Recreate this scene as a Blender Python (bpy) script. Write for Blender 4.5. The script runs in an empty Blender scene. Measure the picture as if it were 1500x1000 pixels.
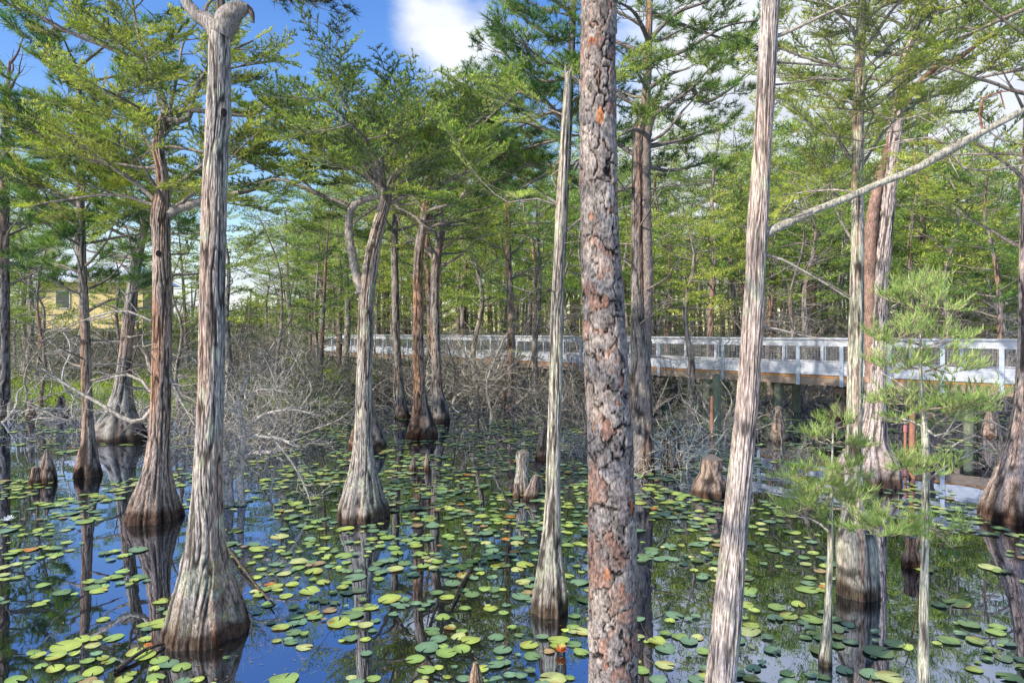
import bpy, math, random
import numpy as np

random.seed(7)
rng = np.random.default_rng(7)
C = bpy.context.scene.collection
F, CX, HY, CH = 1000.0, 750.0, 485.0, 2.7      # focal length in photo pixels, centre, horizon row, eye height


def W(px, py, d):
    return np.array([(px - CX) / F * d, d, CH - (py - HY) / F * d])


def dist(py):
    return F * CH / (py - HY)


# ------------------------------------------------------------------ materials
def new_mat(name):
    m = bpy.data.materials.new(name)
    m.use_nodes = True
    nt = m.node_tree
    for n in list(nt.nodes):
        nt.nodes.remove(n)
    out = nt.nodes.new('ShaderNodeOutputMaterial')
    return m, nt, out


def N(nt, t, **kw):
    n = nt.nodes.new(t)
    for k, v in kw.items():
        if k in n.inputs.keys():
            n.inputs[k].default_value = v
        else:
            setattr(n, k, v)
    return n


def ramp(nt, src, stops):
    r = nt.nodes.new('ShaderNodeValToRGB')
    e = r.color_ramp.elements
    while len(e) < len(stops):
        e.new(0.5)
    for i, (p, c) in enumerate(stops):
        e[i].position = p
        e[i].color = (c[0], c[1], c[2], 1)
    nt.links.new(src, r.inputs[0])
    return r.outputs[0]


def mulcol(nt, a, b, fac=1.0):
    m = N(nt, 'ShaderNodeMix', data_type='RGBA', blend_type='MULTIPLY')
    m.inputs[0].default_value = fac
    nt.links.new(a, m.inputs[6])
    nt.links.new(b, m.inputs[7])
    return m.outputs[2]


def bark_mat(name, scale=(95, 95, 11), lo=.42, hi=1.35, bump=.8, bdist=.012, rough=.9):
    m, nt, out = new_mat(name)
    at = N(nt, 'ShaderNodeAttribute', attribute_name='Col')
    tc = N(nt, 'ShaderNodeTexCoord')
    mp = N(nt, 'ShaderNodeMapping')
    mp.inputs['Scale'].default_value = scale
    nt.links.new(tc.outputs['Object'], mp.inputs['Vector'])
    nz = N(nt, 'ShaderNodeTexNoise', Scale=1.0, Detail=4.0, Roughness=.65)
    nt.links.new(mp.outputs[0], nz.inputs['Vector'])
    c = ramp(nt, nz.outputs[0], [(.38, (lo,) * 3), (.62, (hi,) * 3)])
    n2 = N(nt, 'ShaderNodeTexNoise', Scale=2.3, Detail=3.0)
    nt.links.new(tc.outputs['Object'], n2.inputs['Vector'])
    c2 = ramp(nt, n2.outputs[0], [(.3, (.75, .72, .72)), (.7, (1.2, 1.12, 1.02))])
    col = mulcol(nt, mulcol(nt, at.outputs['Color'], c), c2)
    b = N(nt, 'ShaderNodeBsdfPrincipled', Roughness=rough)
    b.inputs['Specular IOR Level'].default_value = .15
    nt.links.new(col, b.inputs['Base Color'])
    if bump:
        bp = N(nt, 'ShaderNodeBump', Strength=bump, Distance=bdist)
        nt.links.new(nz.outputs[0], bp.inputs['Height'])
        nt.links.new(bp.outputs[0], b.inputs['Normal'])
    nt.links.new(b.outputs[0], out.inputs[0])
    return m


def leaf_mat(name, trans=.35, rough=.6):
    m, nt, out = new_mat(name)
    at = N(nt, 'ShaderNodeAttribute', attribute_name='Col')
    oi = N(nt, 'ShaderNodeObjectInfo')
    rc = ramp(nt, oi.outputs['Random'], [(0, (.78, .85, .85)), (.5, (1, 1, 1)), (1, (1.2, 1.08, .85))])
    col = mulcol(nt, at.outputs['Color'], rc)
    d = N(nt, 'ShaderNodeBsdfPrincipled', Roughness=rough)
    d.inputs['Specular IOR Level'].default_value = .06
    t = N(nt, 'ShaderNodeBsdfTranslucent')
    tcol = N(nt, 'ShaderNodeRGB')
    tcol.outputs[0].default_value = (1.25, 1.15, .5, 1)
    nt.links.new(col, d.inputs['Base Color'])
    nt.links.new(mulcol(nt, col, tcol.outputs[0]), t.inputs[0])
    mx = N(nt, 'ShaderNodeMixShader')
    mx.inputs[0].default_value = trans
    nt.links.new(d.outputs[0], mx.inputs[1])
    nt.links.new(t.outputs[0], mx.inputs[2])
    nt.links.new(mx.outputs[0], out.inputs[0])
    return m


def paint_mat(name, col, rough=.6, var=.18, scale=6, stretch=(1, 1, 1), metal=0, bump=.1):
    m, nt, out = new_mat(name)
    tc = N(nt, 'ShaderNodeTexCoord')
    mp = N(nt, 'ShaderNodeMapping')
    mp.inputs['Scale'].default_value = stretch
    nt.links.new(tc.outputs['Object'], mp.inputs['Vector'])
    nz = N(nt, 'ShaderNodeTexNoise', Scale=scale, Detail=5.0, Roughness=.7)
    nt.links.new(mp.outputs[0], nz.inputs['Vector'])
    c = ramp(nt, nz.outputs[0], [(.25, [x * (1 - var * 1.6) for x in col]), (.75, [min(1, x * (1 + var)) for x in col])])
    b = N(nt, 'ShaderNodeBsdfPrincipled', Roughness=rough, Metallic=metal)
    nt.links.new(c, b.inputs['Base Color'])
    bp = N(nt, 'ShaderNodeBump', Strength=bump, Distance=.01)
    nt.links.new(nz.outputs[0], bp.inputs['Height'])
    nt.links.new(bp.outputs[0], b.inputs['Normal'])
    nt.links.new(b.outputs[0], out.inputs[0])
    return m


M = {}
M['bark'] = bark_mat('cypress_bark')
M['pine'] = bark_mat('pine_bark', (75, 75, 32), .5, 1.4, .7, .008)
M['branch'] = bark_mat('branch_bark', (30, 30, 30), .5, 1.45, .3, .006)
M['leaf'] = leaf_mat('foliage')
M['grass'] = leaf_mat('grass_blades', .3)
M['white'] = paint_mat('weathered_white_paint', (.58, .58, .60), .6, .28, 3, (1.5, 1, 7))
M['plate'] = paint_mat('galvanised_post', (.50, .55, .62), .45, .15, 9, metal=.3)
M['wood'] = paint_mat('raw_timber', (.36, .26, .18), .8, .4, 5, (.6, .6, 14), bump=.3)
M['orange'] = paint_mat('fresh_joist_timber', (.50, .22, .06), .8, .35, 8)
M['deck'] = paint_mat('deck_board', (.34, .30, .26), .8, .3, 5, (8, 1, 1))
M['pile'] = paint_mat('treated_pile', (.20, .21, .13), .85, .4, 5, (3, 3, 1), bump=.4)
M['wire'] = paint_mat('wire_mesh', (.34, .34, .34), .5, .1, 5)
M['steel'] = paint_mat('bolt_steel', (.3, .3, .3), .4, .1, 5, metal=.8)
M['yellow'] = paint_mat('yellow_siding', (.85, .66, .28), .7, .08, 3, (1, 1, 40), bump=.2)
M['roof'] = paint_mat('pale_roof', (.80, .80, .82), .5, .08, 2)
M['trim'] = paint_mat('white_trim', (.7, .68, .62), .6, .1, 3)
M['glass'] = paint_mat('dark_window', (.05, .07, .08), .1, .1, 2, bump=0)
M['ribbon'] = paint_mat('pink_ribbon', (.62, .20, .20), .5, .2, 20)
M['stake'] = paint_mat('stake_wood', (.45, .2, .12), .8, .3, 9)


def attr_mat(name, rough=.35, spec=.5, noise=14, lo=.7, hi=1.2, spots=False):
    m, nt, out = new_mat(name)
    at = N(nt, 'ShaderNodeAttribute', attribute_name='Col')
    tc = N(nt, 'ShaderNodeTexCoord')
    nz = N(nt, 'ShaderNodeTexNoise', Scale=noise, Detail=3.0)
    nt.links.new(tc.outputs['Object'], nz.inputs['Vector'])
    c = ramp(nt, nz.outputs[0], [(.3, (lo,) * 3), (.7, (hi,) * 3)])
    b = N(nt, 'ShaderNodeBsdfPrincipled', Roughness=rough)
    b.inputs['Specular IOR Level'].default_value = spec
    fin = mulcol(nt, at.outputs['Color'], c)
    if spots:
        n3 = N(nt, 'ShaderNodeTexNoise', Scale=4.0, Detail=4.0)
        gm = N(nt, 'ShaderNodeNewGeometry')
        nt.links.new(gm.outputs['Position'], n3.inputs['Vector'])
        fin = mulcol(nt, fin, ramp(nt, n3.outputs[0], [(.35, (1.15, 1.1, 1)), (.62, (.95, .95, .95)), (.68, (.85, .5, .3))]))
    nt.links.new(fin, b.inputs['Base Color'])
    nt.links.new(b.outputs[0], out.inputs[0])
    return m


M['pad'] = attr_mat('lily_pad_skin', spots=True)
M['petal'] = attr_mat('petal', .5, .3, 5, .9, 1.1)


def water_mat():
    m, nt, out = new_mat('still_dark_water')
    tc = N(nt, 'ShaderNodeTexCoord')
    nz = N(nt, 'ShaderNodeTexNoise', Scale=1.6, Detail=2.0)
    nt.links.new(tc.outputs['Object'], nz.inputs['Vector'])
    bp = N(nt, 'ShaderNodeBump', Strength=.03, Distance=.06)
    nt.links.new(nz.outputs[0], bp.inputs['Height'])
    fr = N(nt, 'ShaderNodeFresnel', IOR=1.5)
    nt.links.new(bp.outputs[0], fr.inputs['Normal'])
    mr = N(nt, 'ShaderNodeMapRange')
    mr.inputs['To Min'].default_value = .46
    mr.inputs['To Max'].default_value = 1.0
    nt.links.new(fr.outputs[0], mr.inputs['Value'])
    g = N(nt, 'ShaderNodeBsdfGlossy', Roughness=.012)
    g.inputs['Color'].default_value = (.74, .82, 1.0, 1)
    nt.links.new(bp.outputs[0], g.inputs['Normal'])
    n2 = N(nt, 'ShaderNodeTexNoise', Scale=.5, Detail=5.0)
    nt.links.new(tc.outputs['Object'], n2.inputs['Vector'])
    c = ramp(nt, n2.outputs[0], [(.35, (.006, .007, .006)), (.7, (.020, .018, .009))])
    d = N(nt, 'ShaderNodeBsdfDiffuse')
    nt.links.new(c, d.inputs[0])
    mx = N(nt, 'ShaderNodeMixShader')
    nt.links.new(mr.outputs[0], mx.inputs[0])
    nt.links.new(d.outputs[0], mx.inputs[1])
    nt.links.new(g.outputs[0], mx.inputs[2])
    nt.links.new(mx.outputs[0], out.inputs[0])
    return m


M['water'] = water_mat()


def ground_mat():
    m, nt, out = new_mat('forest_floor')
    tc = N(nt, 'ShaderNodeTexCoord')
    nz = N(nt, 'ShaderNodeTexNoise', Scale=.35, Detail=8.0, Roughness=.7)
    nt.links.new(tc.outputs['Object'], nz.inputs['Vector'])
    c1 = ramp(nt, nz.outputs[0], [(.3, (.05, .04, .025)), (.5, (.09, .10, .035)), (.7, (.13, .19, .05))])
    b = N(nt, 'ShaderNodeBsdfPrincipled', Roughness=.95)
    nt.links.new(c1, b.inputs['Base Color'])
    nt.links.new(b.outputs[0], out.inputs[0])
    return m


M['ground'] = ground_mat()


# ------------------------------------------------------------------ object helpers
class Acc:
    def __init__(s):
        s.V, s.Q, s.T, s.C, s.n = [], [], [], [], 0

    def add(s, V, Q=None, T=None, col=(.5, .5, .5)):
        V = np.asarray(V, float).reshape(-1, 3)
        col = np.asarray(col, float)
        if col.ndim == 1:
            col = np.tile(col, (len(V), 1))
        s.V.append(V)
        s.C.append(col)
        if Q is not None and len(Q):
            s.Q.append(np.asarray(Q, np.int64) + s.n)
        if T is not None and len(T):
            s.T.append(np.asarray(T, np.int64) + s.n)
        s.n += len(V)
        return s

    def tris(s, tr, col):
        k = len(tr)
        s.add(tr.reshape(-1, 3), T=np.arange(k * 3).reshape(k, 3), col=np.repeat(col, 3, axis=0))

    def box(s, x0, x1, y0, y1, z0, z1, col=(.5, .5, .5)):
        V = [(x, y, z) for z in (z0, z1) for y in (y0, y1) for x in (x0, x1)]
        s.add(V, Q=[(0, 2, 3, 1), (4, 5, 7, 6), (0, 1, 5, 4), (2, 6, 7, 3), (0, 4, 6, 2), (1, 3, 7, 5)], col=col)
        return s


def make_mesh(name, a, mat, origin=(0, 0, 0), smooth=True):
    me = bpy.data.meshes.new(name)
    if not a.n:
        return me
    V = np.concatenate(a.V) - np.asarray(origin, float)
    col = np.concatenate(a.C)
    Q = np.concatenate(a.Q) if a.Q else np.zeros((0, 4), np.int64)
    T = np.concatenate(a.T) if a.T else np.zeros((0, 3), np.int64)
    me.vertices.add(len(V))
    me.vertices.foreach_set('co', V.astype(np.float32).ravel())
    me.loops.add(Q.size + T.size)
    me.loops.foreach_set('vertex_index', np.concatenate([Q.ravel(), T.ravel()]).astype(np.int32))
    me.polygons.add(len(Q) + len(T))
    st = np.concatenate([np.arange(len(Q)) * 4, Q.size + np.arange(len(T)) * 3]).astype(np.int32)
    me.polygons.foreach_set('loop_start', st)
    me.polygons.foreach_set('use_smooth', np.full(len(st), smooth, bool))
    ca = me.attributes.new('Col', 'FLOAT_COLOR', 'POINT')
    cc = np.ones((len(V), 4), np.float32)
    cc[:, :3] = np.clip(col, 0, 1)
    ca.data.foreach_set('color', cc.ravel())
    me.update(calc_edges=True)
    me.validate()
    me.materials.append(mat)
    return me


def link(name, me, parent=None, loc=None):
    o = bpy.data.objects.new(name, me)
    C.objects.link(o)
    if parent is not None:
        o.parent = parent
    if loc is not None:
        o.location = loc
    return o


def build(name, a, mat, parent=None, origin=(0, 0, 0), smooth=True):
    return link(name, make_mesh(name, a, mat, origin, smooth), parent, None if parent else origin)


def tag(o, label=None, cat=None, group=None, kind=None):
    if label:
        o['label'] = label
    if cat:
        o['category'] = cat
    if group:
        o['group'] = group
    if kind:
        o['kind'] = kind
    return o


def thing(name, loc, label, cat, group=None, rz=0, scale=None):
    o = bpy.data.objects.new(name, None)
    o.empty_display_size = .2
    C.objects.link(o)
    o.location = loc
    o.rotation_euler = (0, 0, rz)
    if scale is not None:
        o.scale = scale
    return tag(o, label, cat, group)


# ------------------------------------------------------------------ noise and curves
def hsh(i, j, seed):
    x = np.sin(i * 127.1 + j * 311.7 + seed * 74.7) * 43758.5453
    return x - np.floor(x)


def vnoise(u, v, per, seed):
    """value noise, periodic in u with integer period per"""
    i = np.floor(u)
    j = np.floor(v)
    fu = u - i
    fv = v - j
    fu = fu * fu * (3 - 2 * fu)
    fv = fv * fv * (3 - 2 * fv)
    a = hsh(np.mod(i, per), j, seed)
    b = hsh(np.mod(i + 1, per), j, seed)
    c = hsh(np.mod(i, per), j + 1, seed)
    d = hsh(np.mod(i + 1, per), j + 1, seed)
    return (a * (1 - fu) + b * fu) * (1 - fv) + (c * (1 - fu) + d * fu) * fv


def resample(P, n):
    """Catmull-Rom through the rows of P (any columns), n samples evenly by length"""
    P = np.asarray(P, float)
    if len(P) == 2:
        t = np.linspace(0, 1, n)[:, None]
        return P[0] * (1 - t) + P[1] * t
    Q = np.vstack([2 * P[0] - P[1], P, 2 * P[-1] - P[-2]])
    out = []
    for i in range(len(P) - 1):
        p0, p1, p2, p3 = Q[i:i + 4]
        t = np.linspace(0, 1, 14, endpoint=False)[:, None]
        out.append(.5 * (2 * p1 + (p2 - p0) * t + (2 * p0 - 5 * p1 + 4 * p2 - p3) * t ** 2 + (3 * p1 - p0 - 3 * p2 + p3) * t ** 3))
    out.append(P[-1:])
    R = np.vstack(out)
    s = np.r_[0, np.cumsum(np.linalg.norm(np.diff(R[:, :3], axis=0), axis=1))]
    u = np.linspace(0, s[-1], n)
    return np.stack([np.interp(u, s, R[:, k]) for k in range(R.shape[1])], 1)


def norm(v):
    return v / (np.linalg.norm(v, axis=-1, keepdims=True) + 1e-9)


def tube(a, P, R, sides=5, col=(.3, .27, .24), rough=0.0):
    P = np.asarray(P, float)
    R = np.asarray(R, float)
    T = norm(np.gradient(P, axis=0))
    ref = np.eye(3)[np.argmin(np.abs(T.mean(0)))]
    U = norm(np.cross(T, ref))
    Vv = np.cross(T, U)
    th = np.linspace(0, 2 * np.pi, sides, endpoint=False)
    k = len(P)
    rr = R[:, None] * (1 + (rng.uniform(-rough, rough, (k, sides)) if rough else 0))
    V = P[:, None] + rr[..., None] * (np.cos(th)[None, :, None] * U[:, None] + np.sin(th)[None, :, None] * Vv[:, None])
    i = np.arange(k - 1)[:, None] * sides
    j = np.arange(sides)[None]
    jn = (j + 1) % sides
    Q = np.stack([i + j, i + jn, i + sides + jn, i + sides + j], -1).reshape(-1, 4)
    c = np.asarray(col, float)
    cc = np.tile(c, (k * sides, 1)) * rng.uniform(.75, 1.25, (k * sides, 1)) if c.ndim == 1 else c
    a.add(V, Q=Q, col=cc)
    cap = np.arange(sides)
    if R[-1] > .006:
        base = (k - 1) * sides
        a.add(np.vstack([V[-1], P[-1] + T[-1] * R[-1] * .4]), T=[(x, (x + 1) % sides, sides) for x in cap], col=c if c.ndim == 1 else c[-1])


def lerp(a, b, t):
    return np.asarray(a) * (1 - t[..., None]) + np.asarray(b) * t[..., None]


def sm(x, a, b):
    t = np.clip((x - a) / (b - a), 0, 1)
    return t * t * (3 - 2 * t)


GREY = (.40, .355, .31)
RED = (.40, .24, .16)
PALE = (.52, .48, .42)
DARK = (.055, .042, .035)


def trunk(a, P, sides=56, dz=.035, seed=1, grey=GREY, red=.3, lichen=0., flute=.16, plates=False, wet=.22, nu=None, kc=.2):
    """P rows: x y z r, from the bottom up; rings stay horizontal"""
    P = np.asarray(P, float)
    L = np.linalg.norm(np.diff(P[:, :3], axis=0), axis=1).sum()
    P = resample(P, max(6, int(L / dz)))
    P[:, 3] = np.maximum(P[:, 3], .004)
    rmin = np.percentile(P[:, 3], 30)
    th = np.linspace(0, 2 * np.pi, sides, endpoint=False)
    TH, Z = np.meshgrid(th, P[:, 2])
    R = P[:, 3][:, None]
    X = TH / (2 * np.pi)
    fl = np.clip((R / rmin - 1) / 1.6, 0, 1)
    r = random.Random(seed)
    lob = 0
    for kk, am in ((3, .5), (5, .7), (8, .8), (13, .45), (21, .25)):
        lob = lob + am * np.abs(np.cos(kk * TH / 2 + r.random() * 6 + .5 * np.sin(Z * r.uniform(1, 3) + r.random() * 6)))
    lob = lob / 1.6 - 1.25
    if plates:
        cell = .074
        per = max(6, int(2 * np.pi * rmin / cell))
        w1 = vnoise(X * per * 1.5, Z / .05, int(per * 1.5), seed + 5) - .5
        w2 = vnoise(X * per * 3, Z / .03, per * 3, seed + 6) - .5
        w3 = vnoise(X * per * 3, Z / .03, per * 3, seed + 16) - .5
        w4 = vnoise(X * per * 8, Z / .020, per * 8, seed + 26) - .5
        u = X * per + w1 * .8 + w2 * .32 + w4 * .14
        v = Z / .23 + (vnoise(X * per, Z / .12, per, seed + 7) - .5) * 1.1 + w3 * .25 + w4 * .08
        d1 = np.full(u.shape, 9.)
        d2 = np.full(u.shape, 9.)
        idv = np.zeros(u.shape)
        iu, iv = np.floor(u), np.floor(v)
        for du in (-1, 0, 1):
            for dv in (-1, 0, 1):
                cu, cv = iu + du, iv + dv
                ku = np.mod(cu, per)
                fx = cu + .05 + .9 * hsh(ku, cv, seed + 1)
                fy = cv + .05 + .9 * hsh(ku, cv, seed + 2)
                dd = np.hypot(u - fx, (v - fy))
                hid = hsh(ku, cv, seed + 3)
                closer = dd < d1
                d2 = np.where(closer, d1, np.minimum(d2, dd))
                idv = np.where(closer, hid, idv)
                d1 = np.where(closer, dd, d1)
        wid = .04 + .11 * vnoise(X * per * 1.2, Z / .11, int(per * 1.2), seed + 33)
        edge = sm(d2 - d1, .0, 1.) * 0 + np.clip((d2 - d1) / wid, 0, 1)
        fine = vnoise(X * per * 3, Z / .08, per * 3, seed + 8)
        fin2 = vnoise(X * per * 7, Z / .018, per * 7, seed + 9)
        lay = fine * .6 + vnoise(X * per * 1.5, Z / .12, int(per * 1.5), seed + 10) * .9
        step = np.floor(lay * 4) / 4
        fr = lay * 4 - np.floor(lay * 4)
        ledge = sm(fr, .0, .16)
        t = hsh(idv * 513, idv * 17, 9)
        h = .017 * edge * (.5 + .6 * t) + .004 * step + .0015 * fin2 - .007
        colr = lerp((.17, .14, .12), (.47, .405, .355), np.clip(.35 * t + .5 * step + .3 * fin2 - .1, 0, 1))
        rb = sm(hsh(idv * 91, step * 13, 4) * .7 + fine * .35, .58, .88)
        colr = colr * (1 - rb[..., None] * .8) + np.array((.36, .20, .14)) * rb[..., None] * .8
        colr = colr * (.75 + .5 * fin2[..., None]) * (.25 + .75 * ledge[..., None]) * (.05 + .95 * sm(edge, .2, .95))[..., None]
        crack = edge
    else:
        per = nu or max(10, int(2 * np.pi * rmin / .022))
        wob = (vnoise(X * 6, Z * 1.3, 6, seed + 4) - .5) * per * .10
        n1 = 1 - np.abs(2 * vnoise(X * per + wob, Z * 1.6, per, seed) - 1)
        n2 = vnoise(X * per * 2 + wob * 2, Z * 5, per * 2, seed + 1)
        n3 = vnoise(X * per * 2 + wob * 2, Z * 22, per * 2, seed + 2)
        c1 = np.abs(2 * vnoise(X * per + wob, Z * 2.2, per, seed + 40) - 1)
        c2 = np.abs(2 * vnoise(X * per * 2 + wob * 2, Z * 6, per * 2, seed + 41) - 1)
        fur = sm(c1, .0, .38) * (.45 + .55 * sm(c2, .0, .35))
        ridge = .75 * fur + .15 * n2 + .10 * n3
        h = (ridge - .5) * .14 * np.sqrt(R * rmin) + (vnoise(X * 5, Z * 1.1, 5, seed + 7) - .5) * .10 * R
        t = sm(ridge, .15, .85)
        big = vnoise(X * 3, Z * .8, 3, seed + 11)
        redf = np.clip(sm(big, .45, .8) * red * 2.2 + sm(vnoise(X * per * .6, Z * .7, max(3, int(per * .6)), seed + 12), .62, .9) * red * 1.6, 0, 1)
        base = np.asarray(grey) * (1 - redf[..., None]) + np.array(RED) * redf[..., None]
        colr = base * (kc + (1.25 - kc) * t[..., None]) * (.8 + .4 * n3[..., None])
        if lichen:
            lf = sm(vnoise(X * 7, Z * 6, 7, seed + 21) * .6 + vnoise(X * 15, Z * 17, 15, seed + 22) * .4, .66 - .32 * lichen, .80 - .25 * lichen)[..., None]
            colr = colr * (1 - lf * .8) + np.array((.54, .54, .40)) * lf * .8 * (.6 + .5 * t[..., None])
    if wet > 0:
        ww = wet * (.6 + .9 * vnoise(X * 9, Z * 0, 9, seed + 30))
        wf = (1 - sm(Z, ww * .4, ww))[..., None]
        colr = colr * (1 - wf) + colr * np.array((.24, .19, .16)) * wf
        w2 = ((1 - sm(Z, ww, ww * 2.4)) * (1 - wf[..., 0]))[..., None]
        colr = colr * (1 - w2 * .35) + np.array((.26, .20, .15)) * w2 * .35 * (.4 + .6 * crackless(t))[..., None]
    rad = R * (1 + flute * fl * lob) + h
    V = np.stack([P[:, 0][:, None] + rad * np.cos(TH), P[:, 1][:, None] + rad * np.sin(TH), Z], -1)
    k = len(P)
    i = np.arange(k - 1)[:, None] * sides
    j = np.arange(sides)[None]
    jn = (j + 1) % sides
    Q = np.stack([i + j, i + jn, i + sides + jn, i + sides + j], -1).reshape(-1, 4)
    a.add(V.reshape(-1, 3), Q=Q, col=colr.reshape(-1, 3))
    top = V[-1]
    a.add(np.vstack([top, top.mean(0) + np.array([0, 0, P[-1, 3] * .5])]), T=[(x, (x + 1) % sides, sides) for x in range(sides)], col=(.3, .26, .22))
    return P


def crackless(t):
    return t


# ------------------------------------------------------------------ spray templates (twigs with leaves)
def needle_tris(root, tip, wid, r):
    root, tip = np.asarray(root), np.asarray(tip)
    d = tip - root
    s = norm(np.cross(d, r.normal(size=d.shape)))
    return np.stack([root - s * wid[:, None] / 2, root + s * wid[:, None] / 2, tip], 1)


def spray_cypress(seed, per_twig=16, wid=.011, nl=.055, L=.55):
    """feathery side twigs in a flat fan with upright awl leaves; x is the stem direction"""
    r = np.random.default_rng(seed)
    stems, tr = [], []
    twigs = [(np.zeros(3), np.array([L, 0, .04]))]
    n = 10
    for k in range(n):
        t = (k + .6) / n
        s = 1 if k % 2 else -1
        p = np.array([L * t * .95, 0, .04 * t])
        ang = math.radians(r.uniform(35, 65)) * s
        l = (.24 * (1 - .55 * t)) * r.uniform(.7, 1.2)
        twigs.append((p, p + l * np.array([math.cos(ang), math.sin(ang), r.uniform(-.05, .35)])))
    for (p, q) in twigs:
        stems.append((p, q))
        m = per_twig
        t = r.uniform(.1, 1.02, m)[:, None]
        root = p + (q - p) * t
        d = norm(q - p) * .5 + np.stack([r.normal(0, .45, m), r.normal(0, .45, m), r.uniform(-.15, 1.1, m)], 1)
        tip = root + norm(d) * nl * r.uniform(.6, 1.3, (m, 1))
        tr.append(needle_tris(root, tip, wid * r.uniform(.7, 1.3, m), r))
    tr = np.concatenate(tr)
    return dict(stem=stems, tris=tr, sr=.004)


def spray_pine(seed, n_tuft=3, per=36, wid=.010, nl=.17):
    r = np.random.default_rng(seed)
    stems, tr = [], []
    ends = [(np.zeros(3), np.array([.34, 0, .05]))]
    for k in range(n_tuft - 1):
        s = 1 if k % 2 else -1
        p = np.array([.10 + .08 * k, 0, .01])
        ends.append((p, p + np.array([.17, .15 * s * r.uniform(.7, 1.2), r.uniform(0, .10)])))
    for p, q in ends:
        stems.append((p, q))
        m = per
        t = r.uniform(.45, 1.0, m)[:, None]
        root = p + (q - p) * t
        d = norm(q - p) * r.uniform(.2, 1.1, (m, 1)) + r.normal(0, .55, (m, 3)) + np.array([0, 0, .25])
        tip = root + norm(d) * nl * r.uniform(.7, 1.15, (m, 1))
        tr.append(needle_tris(root, tip, wid * r.uniform(.7, 1.3, m), r))
    return dict(stem=stems, tris=np.concatenate(tr), sr=.006)


def spray_brush(seed):
    """short shoots with long upright leaves, as on young pond cypress"""
    r = np.random.default_rng(seed)
    stems, tr = [], []
    for k in range(3):
        p = np.array([.035 * k, 0, 0])
        ang = (-1) ** k * r.uniform(.2, .8)
        q = p + .09 * np.array([math.cos(ang), math.sin(ang), r.uniform(.1, .7)])
        stems.append((p, q))
        m = 15
        t = r.uniform(0, 1, m)[:, None]
        root = p + (q - p) * t
        d = norm(q - p) * .55 + np.stack([r.normal(0, .33, m), r.normal(0, .33, m), r.uniform(.1, 1.2, m)], 1)
        tr.append(needle_tris(root, root + norm(d) * r.uniform(.035, .075, (m, 1)), .0055 * r.uniform(.7, 1.3, m), r))
    return dict(stem=stems, tris=np.concatenate(tr), sr=.0022)


def spray_bare(seed, L=.7, depth=3, leaf=0):
    r = np.random.default_rng(seed)
    stems, tr = [], []

    def go(p, d, l, k):
        q = p
        dd = d
        for _ in range(2):
            dd = norm(dd + r.normal(0, .28, 3) * np.array([1, 1, .7]))
            q2 = q + dd * l / 2
            stems.append((q, q2))
            if k > 0:
                for _ in range(2 if k > 1 else 1):
                    nd = norm(dd + r.normal(0, .75, 3) * np.array([1, 1, .8]))
                    go(q + (q2 - q) * r.uniform(.3, 1), nd, l * r.uniform(.35, .62), k - 1)
            q = q2
        if leaf:
            for _ in range(leaf):
                n_ = q + r.normal(0, .03, 3)
                tr.append(needle_tris(n_[None], (n_ + norm(r.normal(size=3)) * .035)[None], np.array([.02]), r))
    go(np.zeros(3), np.array([1., 0, 0]), L, depth - 1)
    return dict(stem=stems, tris=np.concatenate(tr) if tr else np.zeros((0, 3, 3)), sr=.005)


def spray_lod(seed, m=46, L=.75, wid=.03, nl=.10, up=.5):
    """a coarser spray for trees far away"""
    r = np.random.default_rng(seed)
    x = r.uniform(.05, 1, m) * L
    hw = .28 * (1 - (x / L - .45) ** 2 * 1.6)
    root = np.stack([x, r.uniform(-1, 1, m) * hw, r.normal(0, .025, m)], 1)
    d = np.stack([r.normal(.4, .5, m), r.normal(0, .6, m), r.normal(up, .4, m)], 1)
    tip = root + norm(d) * nl * r.uniform(.6, 1.3, (m, 1))
    return dict(stem=[(np.zeros(3), np.array([L, 0, 0.]))], tris=needle_tris(root, tip, wid * r.uniform(.7, 1.3, m), r), sr=.006)


SPR = {
    'brush': [spray_brush(s) for s in range(6)],
    'cy': [spray_cypress(s, 20, .013) for s in range(5)],
    'cyfine': [spray_cypress(s + 40, 26, .007, .065, .5) for s in range(4)],
    'cymid': [spray_cypress(s + 9, 9, .017, .07, .62) for s in range(4)],
    'pine': [spray_pine(s) for s in range(5)],
    'pinemid': [spray_pine(s + 9, 4, 34, .011, .145) for s in range(4)],
    'lod': [spray_lod(s) for s in range(6)],
    'lodpine': [spray_lod(s + 9, 40, .6, .026, .16, .35) for s in range(5)],
    'bare': [spray_bare(s) for s in range(8)],
    'bareleaf': [spray_bare(s + 20, .6, 3, 2) for s in range(6)],
    'barefar': [spray_bare(s + 30, .9, 2) for s in range(6)],
}
# stems as three-sided slivers
for fam in SPR.values():
    for t in fam:
        tr = []
        for p, q in t['stem']:
            d = norm(q - p)
            u = norm(np.cross(d, np.array([.1, .2, 1.])))
            v = np.cross(d, u)
            w = t['sr']
            a0 = [p + w * u, p - w * .5 * u + w * .87 * v, p - w * .5 * u - w * .87 * v]
            b0 = [q + w * .5 * x for x in (u, -.5 * u + .87 * v, -.5 * u - .87 * v)]
            for k in range(3):
                k2 = (k + 1) % 3
                tr += [[a0[k], a0[k2], b0[k2]], [a0[k], b0[k2], b0[k]]]
        t['stris'] = np.array(tr)


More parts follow.
